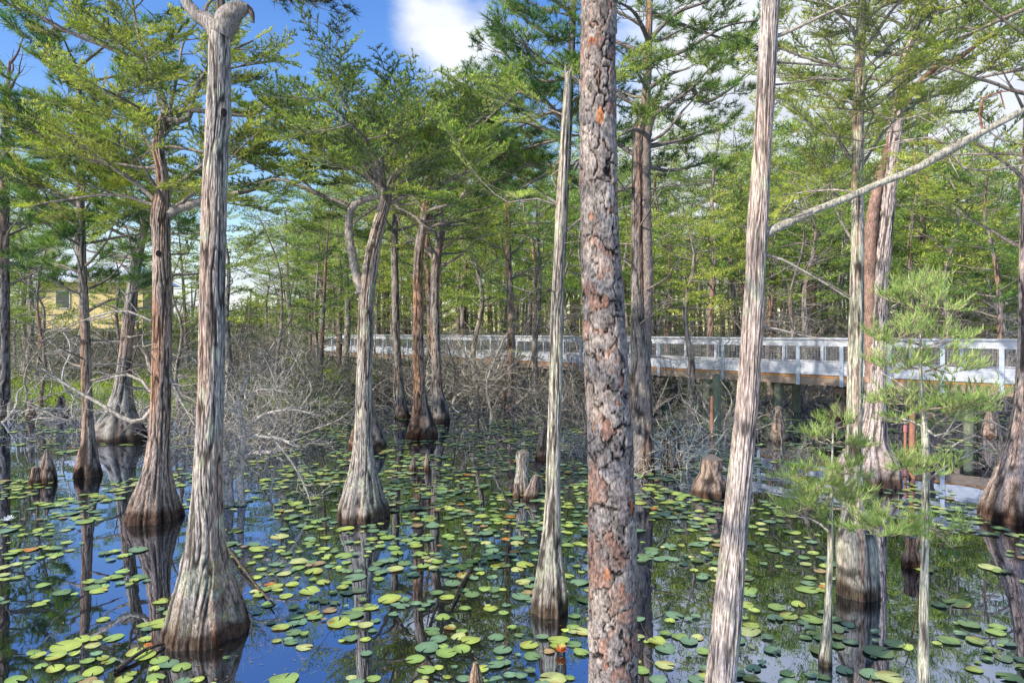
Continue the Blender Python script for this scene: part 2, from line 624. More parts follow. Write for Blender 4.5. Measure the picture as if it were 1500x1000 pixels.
def place(acc_leaf, acc_wood, fam, S, cols, wood=(.30, .26, .22), seed=0, stems=True):
    """S: list of (pos, dir, scale). cols: list of leaf colours"""
    if not S:
        return
    r = np.random.default_rng(seed)
    pos = np.array([s[0] for s in S])
    dr = norm(np.array([s[1] for s in S]))
    sc = np.array([s[2] for s in S])
    n = len(S)
    up = norm(np.array([0, 0, 1.]) + r.normal(0, .22, (n, 3)))
    y = norm(np.cross(up, dr))
    z = np.cross(dr, y)
    Mx = np.stack([dr, y, z], 1) * sc[:, None, None]
    pick = r.integers(0, len(SPR[fam]), n)
    cols = np.asarray(cols, float)
    ci = cols[r.integers(0, len(cols), n)] * r.uniform(.75, 1.25, (n, 1))
    for k, t in enumerate(SPR[fam]):
        idx = np.where(pick == k)[0]
        if not len(idx):
            continue
        if len(t['tris']) and acc_leaf is not None:
            m = len(t['tris'])
            X = np.einsum('mvi,nij->nmvj', t['tris'], Mx[idx]) + pos[idx][:, None, None]
            cc = ci[idx][:, None, :] * r.uniform(.7, 1.3, (len(idx), m, 1)) * (1 + r.normal(0, .06, (len(idx), m, 3)))
            acc_leaf.tris(X.reshape(-1, 3, 3), cc.reshape(-1, 3))
        if stems and acc_wood is not None:
            m = len(t['stris'])
            X = np.einsum('mvi,nij->nmvj', t['stris'], Mx[idx]) + pos[idx][:, None, None]
            cc = np.tile(np.asarray(wood), (len(idx) * m, 1)) * r.uniform(.7, 1.3, (len(idx) * m, 1))
            acc_wood.tris(X.reshape(-1, 3, 3), cc)


def wander(p, d, L, n, r, amp=.12, rise=0.):
    pts = [np.array(p, float)]
    d = norm(np.array(d, float))
    for _ in range(n):
        d = norm(d + np.array([r.gauss(0, amp), r.gauss(0, amp), r.gauss(0, amp * .7) + rise]))
        pts.append(pts[-1] + d * L / n)
    return np.array(pts)


def dress(acc, S, P, r, r0, r1, start=.3, gap=.3, l2=(.5, 1.1), gap2=.2, sc=(.8, 1.2), flat=.25, tip=True, wood=(.27, .235, .20), sides=5, fol=1.0):
    """a limb P with side branches and sprays; adds wood to acc and spray records to S"""
    P = resample(P, max(5, int(np.linalg.norm(np.diff(P, axis=0), axis=1).sum() / .16)))
    R = np.linspace(r0, r1, len(P))
    tube(acc, P, R, sides, wood, .12)
    L = np.linalg.norm(np.diff(P, axis=0), axis=1).sum()
    n = max(2, int(L * (1 - start) / gap))
    T = norm(np.gradient(P, axis=0))
    s = 1
    for k in range(n):
        t = start + (1 - start) * (k + r.random()) / n
        i = min(len(P) - 1, int(t * (len(P) - 1)))
        s = -s
        side = norm(np.cross(T[i], np.array([0, 0, 1.])) + 1e-6)
        ang = math.radians(r.uniform(30, 75))
        d = T[i] * math.cos(ang) + side * s * math.sin(ang)
        d[2] = d[2] * .5 + r.gauss(.12, flat)
        ln = r.uniform(*l2) * (1.15 - .5 * t)
        Q = wander(P[i], d, ln, 5, r, .16, .03)
        tube(acc, Q, np.linspace(max(r1, .35 * R[i]), .003, len(Q)), 3, wood)
        if r.random() > fol:
            continue
        m = max(1, int(ln / gap2))
        for q in range(m):
            tt = .2 + .8 * (q + .7) / m
            j = min(4.999, tt * 5)
            jj = int(j)
            pp = Q[jj] + (Q[jj + 1] - Q[jj]) * (j - jj)
            dd = norm(Q[jj + 1] - Q[jj])
            sd = norm(np.cross(dd, np.array([0, 0, 1.])) + 1e-6) * (1 if q % 2 else -1)
            dd = dd + sd * r.uniform(.1, .9) + np.array([0, 0, r.uniform(-.05, .3)])
            S.append((pp, dd, r.uniform(*sc)))
        S.append((Q[-1], Q[-1] - Q[-2], r.uniform(*sc)))
    if tip and fol > 0:
        S.append((P[-1], P[-1] - P[-3], r.uniform(*sc)))
    return P


G_CY = [(.31, .43, .09), (.40, .52, .11), (.49, .58, .13), (.11, .18, .06), (.55, .62, .17)]
G_PINE = [(.16, .28, .09), (.26, .40, .10), (.09, .17, .07), (.38, .50, .13)]
G_LIME = [(.42, .54, .17), (.33, .46, .13), (.50, .60, .22)]
G_MIX = [(.25, .36, .09), (.42, .51, .12), (.52, .58, .15), (.11, .18, .06), (.07, .12, .045)]


# ------------------------------------------------------------------ named trees traced from the photograph
def pxpath(pts, d, below=True):
    """pts rows (px, py, width, [depth offset]) from the base up -> x y z r"""
    out = []
    for p in pts:
        dd = d + (p[3] if len(p) > 3 else 0)
        w = W(p[0], p[1], dd)
        out.append([w[0], w[1], w[2], p[2] / 2 / F * dd])
    out = np.array(out)
    if below:
        b = out[0].copy()
        b[2] = -.55
        b[3] *= 1.12
        out = np.vstack([b, out])
    return out


class Tree:
    def __init__(s, name, label, cat, pts, d, seed, group=None, thin=.95, **kw):
        pts = [(q[0], q[1], q[2] * thin) + tuple(q[3:]) for q in pts]
        s.r = random.Random(seed)
        s.seed = seed
        s.d = d
        P = pxpath(pts, d)
        s.o = np.array([P[1][0], P[1][1], 0.])
        s.root = thing(name, s.o, label, cat, group)
        s.tr = Acc()
        mat = M['pine'] if kw.get('plates') else M['bark']
        s.P = trunk(s.tr, P, seed=seed, **kw)
        s.mat = mat
        s.br = Acc()
        s.lf = Acc()
        s.S = []
        s.limbs = []

    def at(s, px, py, dd=0):
        return W(px, py, s.d + dd)

    def limb(s, pts, w0, w1, **kw):
        P = np.array([s.at(*p) for p in pts])
        k = 1 / 2 / F * s.d
        a = s.br
        return dress(a, s.S, P, s.r, w0 * k, w1 * k, **kw)

    def stub(s, pts, ws, sides=10, col=GREY, rough=.15):
        P = np.array([list(s.at(*p)) + [w / 2 / F * s.d] for p, w in zip(pts, ws)])
        P = resample(P, max(6, int(np.linalg.norm(np.diff(P[:, :3], axis=0), axis=1).sum() / .05)))
        tube(s.tr, P[:, :3], P[:, 3], sides, col, rough)

    def auto(s, n, z0, z1, L, elev=(0, 35), w=4, az=None, **kw):
        for k in range(n):
            z = z0 + (z1 - z0) * (k + s.r.random()) / n
            i = int(np.argmin(np.abs(s.P[:, 2] - z)))
            p = s.P[i, :3]
            a = s.r.uniform(0, 2 * math.pi) if az is None else s.r.uniform(*az)
            a = (k * 2.4 + s.r.uniform(-.4, .4)) if az is None else a
            e = math.radians(s.r.uniform(*elev))
            ln = s.r.uniform(*L)
            Q = wander(p, (math.cos(a) * math.cos(e), math.sin(a) * math.cos(e), math.sin(e)), ln, 6, s.r, .16, .02)
            dress(s.br, s.S, Q, s.r, w / 2 / F * s.d, .006, **kw)

    def done(s, fam='cy', cols=G_CY, wood=(.27, .235, .20), extra=None):
        build('trunk', s.tr, s.mat, s.root, s.o)
        if s.S:
            place(s.lf, s.br, fam, s.S, cols, wood, s.seed)
        if extra:
            place(s.lf, s.br, extra[0], extra[1], extra[2], wood, s.seed + 1)
        if s.br.n:
            build('branches', s.br, M['branch'], s.root, s.o)
        if s.lf.n:
            build('crown', s.lf, M['leaf'], s.root, s.o, smooth=False)
        return s.root


# T1 the big buttressed cypress on the left, its top broken into a fork
t = Tree('cypress_tree', 'large weathered grey cypress with wide fluted base and broken forked top, on the left', 'cypress tree',
         [(299, 925, 132), (299, 900, 118), (299, 870, 100), (300, 835, 78), (301, 790, 60), (303, 740, 49), (305, 680, 42), (308, 600, 39), (311, 500, 38), (312, 400, 37), (314, 300, 36), (317, 210, 35), (320, 170, 37), (321, 120, 33), (322, 60, 31), (323, 38, 34)],
         dist(925), 11, thin=.92, sides=180, dz=.02, red=.25, grey=(.46, .41, .36), lichen=.12, flute=.24)
t.stub([(320, 48), (305, 32), (285, 18), (268, -8), (255, -60)], [30, 24, 17, 14, 9], 12)
t.stub([(323, 52), (335, 28), (350, 14), (364, 12)], [32, 34, 26, 12], 12)
t.stub([(352, 8), (366, 14), (371, 28, -.05), (372, 34, -.05)], [16, 9, 5, 2], 6, (.12, .09, .08))
t.stub([(335, 30), (342, 42), (340, 50)], [14, 7, 3], 6)
t.stub([(300, 20), (305, 5), (320, -5)], [7, 5, 4], 6)
hole = Acc()
p = W(327, 165, t.d - .125) + [0, .125, 0]
th = np.linspace(0, 2 * np.pi, 16, endpoint=False)
ring = np.array([[p[0] + .028 * math.cos(a), p[1] - .125 + .012 * abs(math.cos(a)), p[2] + .04 * math.sin(a)] for a in th])
hole.add(np.vstack([ring, [p[0], p[1] - .128, p[2]]]), T=[(k, (k + 1) % 16, 16) for k in range(16)], col=(.01, .008, .007))
build('knot_hole', hole, M['branch'], t.root, t.o)
lf = Acc()       # small weeds growing on the base
SS = []
for k in range(46):
    px, py = random.choice([(250, 905), (262, 890), (268, 912), (320, 870), (322, 855), (318, 840), (335, 905), (275, 925)])
    q = W(px + random.gauss(0, 6), py + random.gauss(0, 9), t.d - .38)
    SS.append((q, np.array([random.gauss(0, .6), -.3, 1.]), random.uniform(.10, .2)))
place(lf, lf, 'bareleaf', SS, [(.25, .3, .05), (.35, .36, .06), (.16, .22, .05)], (.3, .25, .1), 5)
build('moss_tuft', lf, M['leaf'], t.root, t.o, smooth=False)
t.done()

# T2 reddish cypress with a wide spreading crown
t = Tree('cypress_tree', 'reddish brown cypress with a knot hole, just left of the large grey one', 'cypress tree',
         [(225, 762, 84), (225, 745, 76), (226, 725, 62), (229, 695, 44), (232, 660, 33), (235, 600, 28), (237, 500, 27), (237, 400, 26), (236, 345, 25), (235, 318, 27), (238, 285, 20), (237, 250, 17), (232, 215, 16), (236, 185, 15), (243, 168, 15)],
         dist(758), 12, sides=120, dz=.03, red=.6, grey=(.40, .32, .27), flute=.22)
t.stub([(240, 318), (262, 306), (290, 296), (315, 292), (350, 282)], [14, 12, 12, 9, 7])
kw = dict(gap=.26, l2=(.35, .9), gap2=.11, sc=(.8, 1.2))
t.limb([(243, 172), (235, 135), (212, 100), (180, 78), (140, 62), (90, 42), (40, 14), (5, -8)], 12, 3, start=.3, **kw)
t.limb([(236, 160), (228, 120), (205, 60), (195, 10), (190, -40)], 8, 3, start=.15, **kw)
t.limb([(243, 170), (262, 160), (300, 163), (340, 168), (385, 172)], 11, 3, start=.2, **kw)
t.limb([(244, 175), (262, 178), (278, 170), (290, 120, .3), (330, 80, .6), (370, 60, .9)], 10, 3, start=.25, **kw)
t.limb([(226, 292), (200, 268), (165, 245), (120, 215), (70, 198), (15, 180)], 8, 3, start=.12, **kw)
t.limb([(240, 278), (270, 262), (300, 240), (335, 222, .3), (380, 225, .5)], 7, 3, start=.3, **kw)
t.limb([(225, 300), (170, 285, .5), (110, 290, 1.2), (50, 300, 2)], 6, 3, start=.25, **kw)
t.limb([(236, 190), (220, 170, -.7), (190, 150, -1.3), (150, 130, -1.7)], 6, 3, start=.2, **kw)
t.limb([(236, 240), (210, 200, .8), (170, 150, 1.8), (120, 120, 2.4)], 7, 3, start=.2, **kw)
t.limb([(350, 283), (380, 275, .4), (420, 250, 1.)], 6, 3, start=.2, **kw)
t.limb([(240, 200), (300, 120, .8), (340, 100, 1.8), (400, 90, 2.2)], 7, 3, start=.3, **kw)
t.limb([(240, 200), (260, 110, 1.2), (270, 60, 2.0), (300, 20, 2.5)], 7, 3, start=.3, **kw)
t.auto(7, 4.2, 5.6, (1.3, 2.2), (0, 35), 6, start=.3, **kw)
# bare lower limbs
bare = dict(fol=0, gap=.16, l2=(.3, .8), wood=(.42, .39, .34))
t.limb([(222, 600), (205, 618), (180, 612), (145, 590), (105, 568), (62, 540)], 8, 3, start=.1, **bare)
t.limb([(222, 575), (205, 555), (180, 548), (140, 560)], 6, 2, start=.1, **bare)
t.limb([(232, 555), (218, 535), (212, 510), (196, 508, -.3)], 9, 3, start=.2, **bare)
t.limb([(245, 545), (262, 580), (285, 622)], 7, 2, start=.1, **bare)
t.limb([(222, 470), (180, 455), (120, 470), (60, 500, -.4)], 4, 1, start=.1, **bare)
hole = Acc()
p = W(232, 371, t.d - .14) + [0, .14, 0]
ring = np.array([[p[0] + .042 * math.cos(a), p[1] - .138, p[2] + .045 * math.sin(a)] for a in th])
hole.add(np.vstack([ring, [p[0], p[1] - .145, p[2]]]), T=[(k, (k + 1) % 16, 16) for k in range(16)], col=(.01, .008, .007))
build('knot_hole', hole, M['branch'], t.root, t.o)
EX = []
for k in range(60):
    q = t.at(random.uniform(40, 330), random.uniform(480, 620), random.uniform(-1, 1.5))
t.done('cy', G_CY)

# T3 slim pine
t = Tree('pine_tree', 'slim grey pine with short horizontal branches, standing in the water left of the reddish cypress', 'pine tree',
         [(129, 697, 40), (129, 670, 29), (129, 640, 20), (128, 600, 15), (125, 500, 13.5), (121, 400, 12), (118, 300, 11), (116, 200, 9), (117, 120, 5), (118, 88, 2)],
         dist(697), 13, sides=40, dz=.05, red=.3, grey=(.33, .29, .26))
t.auto(30, 3.0, 7.8, (.9, 2.0), (5, 40), 5, start=.3, gap=.24, l2=(.3, .8), gap2=.17, sc=(.9, 1.3))
t.auto(8, 1.6, 3.4, (.6, 1.4), (-5, 30), 4, start=.3, fol=0, gap=.25, l2=(.2, .6))
t.done('pinemid', G_PINE)

# T4 far left edge pine
t = Tree('pine_tree', 'tall pine at the far left edge of the pond with bare twigs at its top', 'pine tree',
         [(3, 612, 26), (4, 580, 20), (5, 480, 17), (5, 350, 15), (7, 220, 12), (10, 150, 8), (14, 90, 4)],
         dist(612), 14, sides=32, dz=.08, red=.25, grey=(.30, .27, .25))
t.auto(20, 4.0, 8.6, (1.2, 2.6), (5, 35), 5, start=.3, gap=.32, l2=(.5, 1.1), gap2=.2, sc=(1., 1.5))
t.auto(9, 8.6, 11.2, (1., 2.3), (30, 65), 4, start=.2, fol=0, gap=.35, l2=(.4, 1.), wood=(.2, .14, .13))
t.done('pinemid', G_PINE)

# T5 fat swollen base behind
t = Tree('cypress_tree', 'leaning cypress with a very broad bell-shaped base at the grassy shore', 'cypress tree',
         [(173, 642, 76), (174, 625, 66), (176, 600, 42), (180, 570, 27), (184, 520, 18), (189, 470, 17), (196, 410, 16), (204, 360, 15), (213, 325, 13), (222, 300, 12), (230, 270, 8)],
         dist(642), 15, sides=56, dz=.06, red=.2, grey=(.33, .31, .28), flute=.22)
t.auto(18, 4.0, 6.3, (1.4, 2.8), (0, 40), 6, start=.35, gap=.38, l2=(.5, 1.1), gap2=.25, sc=(1., 1.5))
t.auto(9, 1.2, 3.4, (.8, 2.0), (-10, 25), 4, start=.2, fol=0, gap=.2, l2=(.3, .9), wood=(.4, .37, .33))
t.done('cymid', G_CY)

# T6 centre-left cypress, bell base, flat crown
t = Tree('cypress_tree', 'grey cypress with a bell-shaped base and a curving side stem, left of centre', 'cypress tree',
         [(531, 757, 80), (531, 742, 76), (531, 722, 63), (532, 695, 46), (532, 665, 32), (532, 630, 25), (533, 570, 23), (535, 500, 24), (537, 440, 23), (542, 400, 23), (548, 360, 21), (556, 325, 19), (563, 300, 17), (566, 280, 15)],
         dist(757), 16, sides=120, dz=.035, red=.15, grey=(.42, .38, .34), flute=.22, lichen=.1)
t.stub([(530, 428), (522, 400), (515, 365), (511, 335), (514, 308), (525, 296), (545, 290), (562, 285)], [15, 14, 12, 12, 11, 10, 8, 8])
kw = dict(gap=.26, l2=(.35, .9), gap2=.11, sc=(.8, 1.2))
t.limb([(565, 285), (545, 262), (505, 240), (470, 220), (430, 190), (375, 165)], 9, 3, start=.2, **kw)
t.limb([(512, 300), (480, 290), (440, 272), (405, 262), (380, 268)], 9, 3, start=.2, **kw)
t.limb([(563, 290), (540, 240), (520, 190), (500, 150)], 9, 3, start=.25, **kw)
t.limb([(567, 285), (590, 240), (620, 205), (650, 185)], 9, 3, start=.25, **kw)
t.limb([(567, 300), (600, 285), (630, 278), (690, 250)], 7, 3, start=.2, **kw)
t.limb([(565, 285), (560, 230), (575, 170), (590, 135)], 8, 3, start=.25, **kw)
t.limb([(565, 285), (540, 250, .9), (500, 210, 1.9), (450, 180, 2.8)], 8, 3, start=.25, **kw)
t.limb([(565, 285), (600, 240, .9), (640, 230, 1.9), (690, 215, 2.8)], 8, 3, start=.25, **kw)
t.limb([(565, 285), (560, 260, -.9), (540, 210, -1.7), (500, 170, -2.3)], 7, 3, start=.25, **kw)
t.limb([(565, 285), (580, 250, -.9), (620, 230, -1.5)], 7, 3, start=.25, **kw)
t.limb([(565, 292), (590, 300), (612, 297)], 6, 2, start=.2, fol=.4, gap=.2)
t.auto(8, 4.5, 4.9, (1.3, 2.6), (0, 50), 6, start=.3, **kw)
t.done('cy', G_CY[:4] + [(.15, .26, .08)])

# T6b stump behind it
a = Acc()
d = dist(657)
P = pxpath([(538, 657, 56), (538, 640, 50), (538, 618, 34), (538, 600, 22), (537, 560, 14)], d)
trunk(a, P, 40, .05, 31, grey=(.36, .32, .28), flute=.2)
o = build('cypress_stump', a, M['bark'], None, (P[1][0], P[1][1], 0))
tag(o, 'broad cypress stump hidden behind the bell-based cypress left of centre', 'stump')

# T7, T8, T9
t = Tree('cypress_tree', 'smooth cypress with a skirt-like base and a slightly curved stem, middle of the pond', 'cypress tree',
         [(619, 639, 50), (619, 628, 46), (618, 610, 34), (616, 590, 24), (614, 560, 18), (613, 510, 16), (613, 450, 16), (612, 400, 14), (616, 350, 14), (624, 310, 14), (630, 270, 12), (634, 230, 9)],
         dist(639), 17, sides=48, dz=.06, red=.6, grey=(.36, .30, .26), flute=.2)
t.auto(24, 5.3, 7.3, (1.4, 3.0), (0, 45), 6, start=.3, gap=.34, l2=(.6, 1.3), gap2=.25, sc=(1., 1.4))
t.done('cymid', G_CY)
t = Tree('cypress_tree', 'dark fluted cypress with a forked top just right of the skirt-based one', 'cypress tree',
         [(645, 617, 32), (645, 605, 29), (643, 585, 21), (640, 560, 16), (638, 500, 14), (637, 440, 13), (639, 390, 13), (645, 350, 12), (648, 330, 11)],
         dist(617), 18, sides=40, dz=.07, red=.25, grey=(.32, .29, .26), flute=.2)
t.stub([(648, 332), (646, 300), (647, 260)], [7, 5, 2], 6)
t.stub([(649, 332), (664, 310), (680, 282), (690, 265)], [9, 7, 5, 2], 6)
t.auto(14, 4.6, 6.0, (1.2, 2.6), (10, 55), 5, start=.35, gap=.5, l2=(.6, 1.2), gap2=.3, sc=(1.1, 1.6))
t.done('cymid', G_CY)
t = Tree('cypress_tree', 'thin dark cypress standing between the bell-based and skirt-based cypresses', 'cypress tree',
         [(590, 612, 26), (589, 600, 19), (586, 570, 13), (581, 500, 11), (579, 420, 11), (578, 350, 10), (580, 280, 8), (582, 220, 5)],
         dist(612), 19, sides=32, dz=.08, red=.3, grey=(.28, .25, .22), flute=.15)
t.auto(20, 5.2, 8.2, (1.2, 2.4), (5, 40), 5, start=.35, gap=.42, l2=(.6, 1.2), gap2=.28, sc=(1.1, 1.5))
t.done('cymid', G_CY)

# T10 slender centre cypress
t = Tree('cypress_tree', 'slender pale lichened cypress with a narrow cone-shaped base, left of the big pine', 'cypress tree',
         [(806, 895, 56), (806, 875, 54), (807, 845, 46), (807, 810, 36), (809, 770, 28), (810, 720, 23), (811, 650, 20), (814, 560, 19), (815, 500, 19), (818, 400, 17), (821, 320, 16), (826, 230, 14), (829, 170, 12), (832, 112, 9), (834, 105, 5)],
         dist(895), 20, sides=120, dz=.03, red=.15, grey=(.44, .40, .34), lichen=.45, flute=.2)
t.stub([(831, 120), (829, 106), (828, 94)], [6, 4, 1], 7)
t.stub([(834, 116), (836, 104), (838, 98)], [5, 3, 1], 7)
kw = dict(fol=0, gap=.2, l2=(.2, .6))
t.limb([(833, 118), (838, 112), (848, 118), (852, 138)], 5, 2, start=.3, **kw)
t.limb([(815, 300), (780, 290), (740, 295, .3), (690, 250, .5)], 3, 1, start=.2, fol=.5, gap=.3, gap2=.3, sc=(.5, .8))
t.limb([(815, 275), (808, 265), (812, 250), (840, 240), (862, 230)], 3, 1, start=.2, **kw)
t.limb([(828, 170), (800, 160, .2), (770, 170, .4)], 3, 1, start=.2, gap=.15, l2=(.2, .5), gap2=.1, sc=(.6, .9))
t.limb([(831, 130), (860, 110, .3), (890, 115, .6)], 3, 1, start=.2, gap=.15, l2=(.2, .5), gap2=.1, sc=(.6, .9))
t.limb([(816, 430), (790, 420, -.2), (765, 440, -.3)], 2, 1, start=.2, **kw)
t.done()

# T10b pine stem behind
t = Tree('pine_tree', 'thin pine spreading its crown at top centre, behind the slender pale cypress', 'pine tree',
         [(800, 672, 14), (803, 660, 12), (812, 560, 11), (822, 400, 11), (832, 200, 11), (836, 100, 11), (839, 20, 10), (842, -80, 9), (845, -180, 6)],
         dist(672), 21, sides=28, dz=.08, red=.3, grey=(.30, .27, .25))
for pts in ([(836, 110), (800, 120), (770, 105), (740, 80), (720, 75)], [(838, 60), (800, 50), (760, 20), (735, 0)],
            [(834, 160), (790, 170), (740, 200), (690, 235)], [(832, 200), (780, 215, .4), (720, 235, .8), (660, 250, 1.4)],
            [(838, 20), (800, -10), (770, -30)], [(832, 170), (870, 150), (930, 160)], [(836, 100), (800, 90, -1), (760, 60, -2)],
            [(830, 230), (790, 260, .5), (740, 290, 1)], [(832, 190), (800, 150, 1), (730, 130, 2), (670, 150, 3)],
            [(832, 190), (780, 130, -.5), (730, 160, -1), (700, 190, -1)], [(832, 210), (770, 180, .5), (700, 180, 1.5), (640, 190, 2)],
            [(832, 250), (780, 240, .5), (720, 270, 1.5), (680, 300, 2)]):
    t.limb(pts, 6, 2, start=.22, gap=.24, l2=(.4, 1.1), gap2=.17, sc=(.9, 1.3))
t.auto(7, 4.5, 8, (1.3, 2.4), (0, 35), 5, start=.3, gap=.4, l2=(.5, 1.), gap2=.3, sc=(.8, 1.2))
t.done('pinemid', G_PINE)

# T11 the big pine in front
t = Tree('pine_tree', 'thick pine with flaking grey and orange bark plates, in front right of centre', 'pine tree',
         [(899, 1113, 84), (899, 1000, 75), (898, 900, 73), (897, 800, 72), (895, 700, 69), (891, 600, 66), (887, 520, 63), (882, 420, 60), (879, 350, 57), (877, 280, 54), (876, 180, 53), (876, 100, 52), (877, 0, 51), (878, -120, 48), (880, -400, 42), (884, -900, 26), (888, -1300, 10)],
         4.3, 22, thin=.92, sides=180, dz=.012, plates=True, flute=0, wet=0)
# exposed orange bark patches, each a plate of its own shape on the trunk surface
def bark_patch(px, py, w, h, col):
    p = W(px, py, t.d - .15)
    i = int(np.argmin(np.abs(t.P[:, 2] - p[2])))
    cx, cy, R = t.P[i, 0], t.P[i, 1], t.P[i, 3]
    n = 14
    V = []
    hw, hh = w / 2 / F * t.d, h / 2 / F * t.d
    for k in range(n):
        ang = 2 * math.pi * k / n
        sx = hw * math.cos(ang) * random.uniform(.55, 1.25)
        sz = hh * math.sin(ang) * random.uniform(.6, 1.2)
        x = min(R * .97, max(-R * .97, p[0] - cx + sx))
        V.append((cx + x, cy - math.sqrt(max(0, R * R - x * x)) - .010, p[2] + sz))
    x = min(R * .97, max(-R * .97, p[0] - cx))
    V.append((cx + x, cy - math.sqrt(max(0, R * R - x * x)) - .016, p[2]))
    patch = Acc()
    patch.add(V, T=[(k, (k + 1) % n, n) for k in range(n)], col=np.array([np.array(col) * random.uniform(.6, 1.2) for _ in V]))
    build('bark_patch', patch, M['pine'], t.root, t.o)
for q in [(880, 167, 14, 32, (.62, .26, .11)), (867, 53, 10, 14, (.5, .16, .07)), (919, 722, 13, 44, (.58, .2, .07)), (871, 622, 9, 30, (.5, .25, .13)), (888, 630, 18, 34, (.34, .2, .15)),
          (912, 563, 6, 30, (.42, .14, .07)), (906, 592, 8, 10, (.5, .17, .07)), (890, 843, 11, 20, (.55, .24, .12)), (911, 858, 10, 22, (.52, .27, .17)), (882, 395, 8, 14, (.5, .2, .1)),
          (892, 520, 9, 24, (.4, .2, .13)), (887, 975, 10, 18, (.4, .22, .15)), (903, 530, 8, 20, (.45, .18, .1)), (888, 440, 10, 26, (.38, .22, .15)), (873, 490, 8, 16, (.42, .2, .12)), (866, 810, 6, 22, (.5, .2, .1)), (927, 745, 6, 28, (.5, .16, .06)), (868, 315, 7, 12, (.42, .22, .14)), (862, 425, 7, 14, (.4, .2, .13)), (897, 300, 6, 14, (.45, .2, .1))]:
    bark_patch(*q)
t.auto(16, 7.5, 10.4, (1.2, 2.6), (5, 40), 12, start=.3, gap=.35, l2=(.5, 1.), gap2=.3, sc=(1, 1.3))
t.done('pinemid', G_PINE)

# T12 twin-stemmed pine behind it with a heavy crown
t = Tree('pine_tree', 'tall twin-stemmed dark pine directly behind the plated pine, heavy crown', 'pine tree',
         [(938, 690, 44), (939, 660, 38), (940, 600, 34), (939, 540, 31), (937, 500, 28), (935, 460, 22), (933, 400, 19), (934, 300, 18), (935, 200, 16), (945, 160, 14), (950, 60, 11), (952, -60, 8), (952, -160, 4)],
         dist(690), 23, sides=48, dz=.05, red=.5, grey=(.27, .24, .22), flute=.05)
t.stub([(945, 520), (947, 460), (948, 400), (946, 300), (947, 200), (958, 165)], [18, 17, 16, 15, 14, 10], 16, (.30, .25, .22))
for pts in ([(950, 175), (985, 150), (1015, 128), (1040, 100), (1060, 88)], [(1015, 128), (1030, 150, .3), (1070, 130, .5), (1100, 100, .8)],
            [(950, 90), (1000, 75), (1060, 40), (1110, 30)], [(950, 60), (990, 20), (1040, 0), (1080, -30)], [(945, 160), (905, 140, .4), (860, 120, .8), (800, 110, 1.2)],
            [(950, 80), (900, 60, .5), (850, 30, 1), (790, 10, 1.5)], [(950, 200), (930, 190, -.8), (905, 200, -1.6)], [(940, 240), (980, 250, .5), (1030, 240, 1)],
            [(950, 130), (980, 110, -1.), (1010, 100, -1.8)], [(950, 60), (930, 20, -1.), (900, 0, -2)], [(948, 215), (1000, 205, .3), (1050, 190, .6)],
            [(935, 230), (880, 200, 1), (830, 200, 2), (780, 210, 2.5)], [(935, 270), (880, 280, 1), (800, 250, 2), (760, 240, 2.5)], [(955, 20), (1010, 40, 1), (1070, 60, 2), (1120, 70, 2.5)]):
    t.limb(pts, 8, 2, start=.22, gap=.27, l2=(.4, 1.0), gap2=.20, sc=(.85, 1.25), wood=(.24, .21, .19))
t.auto(7, 6.2, 10, (1.3, 2.2), (0, 40), 6, start=.3, gap=.4, l2=(.4, 1.), gap2=.3, sc=(.8, 1.2))
t.auto(14, 2.2, 5.5, (.8, 2.4), (-5, 30), 3, start=.2, gap=.3, l2=(.3, .8), fol=0)
t.done('pinemid', G_PINE + [(.2, .27, .08)])

# T13 leaning bare cypress on the right, base below the frame
t = Tree('cypress_tree', 'pale leaning cypress with one long bare limb, right of the plated pine', 'cypress tree',
         [(1046, 1085, 56), (1056, 1000, 46), (1063, 930, 44), (1071, 840, 41), (1079, 750, 38), (1090, 640, 34), (1097, 560, 32), (1102, 490, 31), (1107, 400, 29), (1110, 330, 30), (1116, 230, 27), (1122, 130, 27), (1127, 40, 26), (1133, -60, 25), (1145, -250, 24), (1160, -500, 16), (1170, -700, 8)],
         4.5, 24, sides=150, dz=.015, red=.12, grey=(.56, .49, .44), lichen=.05, kc=.32, flute=.05, wet=0, nu=42)
t.stub([(1114, 345), (1130, 338), (1160, 324), (1195, 308), (1240, 290), (1290, 268), (1340, 248), (1390, 220), (1430, 198), (1480, 172), (1540, 140)], [16, 14, 12, 11, 11, 10, 11, 13, 11, 9, 7], 10, (.50, .47, .38))
k2 = dict(fol=0, gap=.10, l2=(.08, .3), wood=(.42, .36, .31))
t.limb([(1195, 308), (1165, 318, -.1), (1130, 322, -.2)], 3, 1, start=.1, **k2)
t.limb([(1260, 282), (1210, 278, .1), (1120, 290, .2)], 3, 1, start=.1, **k2)
t.limb([(1400, 215), (1350, 200, .1), (1290, 215, .2), (1240, 225, .3)], 3, 1, start=.1, **k2)
t.limb([(1405, 215), (1360, 165, -.1), (1290, 190, .2)], 3, 1, start=.1, **k2)
t.limb([(1390, 222), (1410, 245), (1445, 250), (1510, 240)], 3.5, 2, start=.1, **k2)
t.limb([(1440, 195), (1435, 150), (1465, 135), (1472, 160)], 4, 2, start=.1, fol=0, gap=.1, l2=(.05, .2), wood=(.3, .15, .10))
t.limb([(1445, 190), (1470, 205), (1520, 215)], 3, 1, start=.1, **k2)
t.limb([(1385, 222), (1397, 245), (1405, 260)], 3, 1, start=.1, **k2)
t.limb([(1111, 370), (1150, 382), (1200, 410), (1245, 438)], 5, 1.5, start=.15, fol=0, gap=.2, l2=(.1, .35), wood=(.45, .40, .34))
t.limb([(1104, 478), (1140, 482), (1180, 492), (1240, 502)], 3.5, 1, start=.2, fol=0, gap=.2, l2=(.1, .3), wood=(.45, .40, .34))
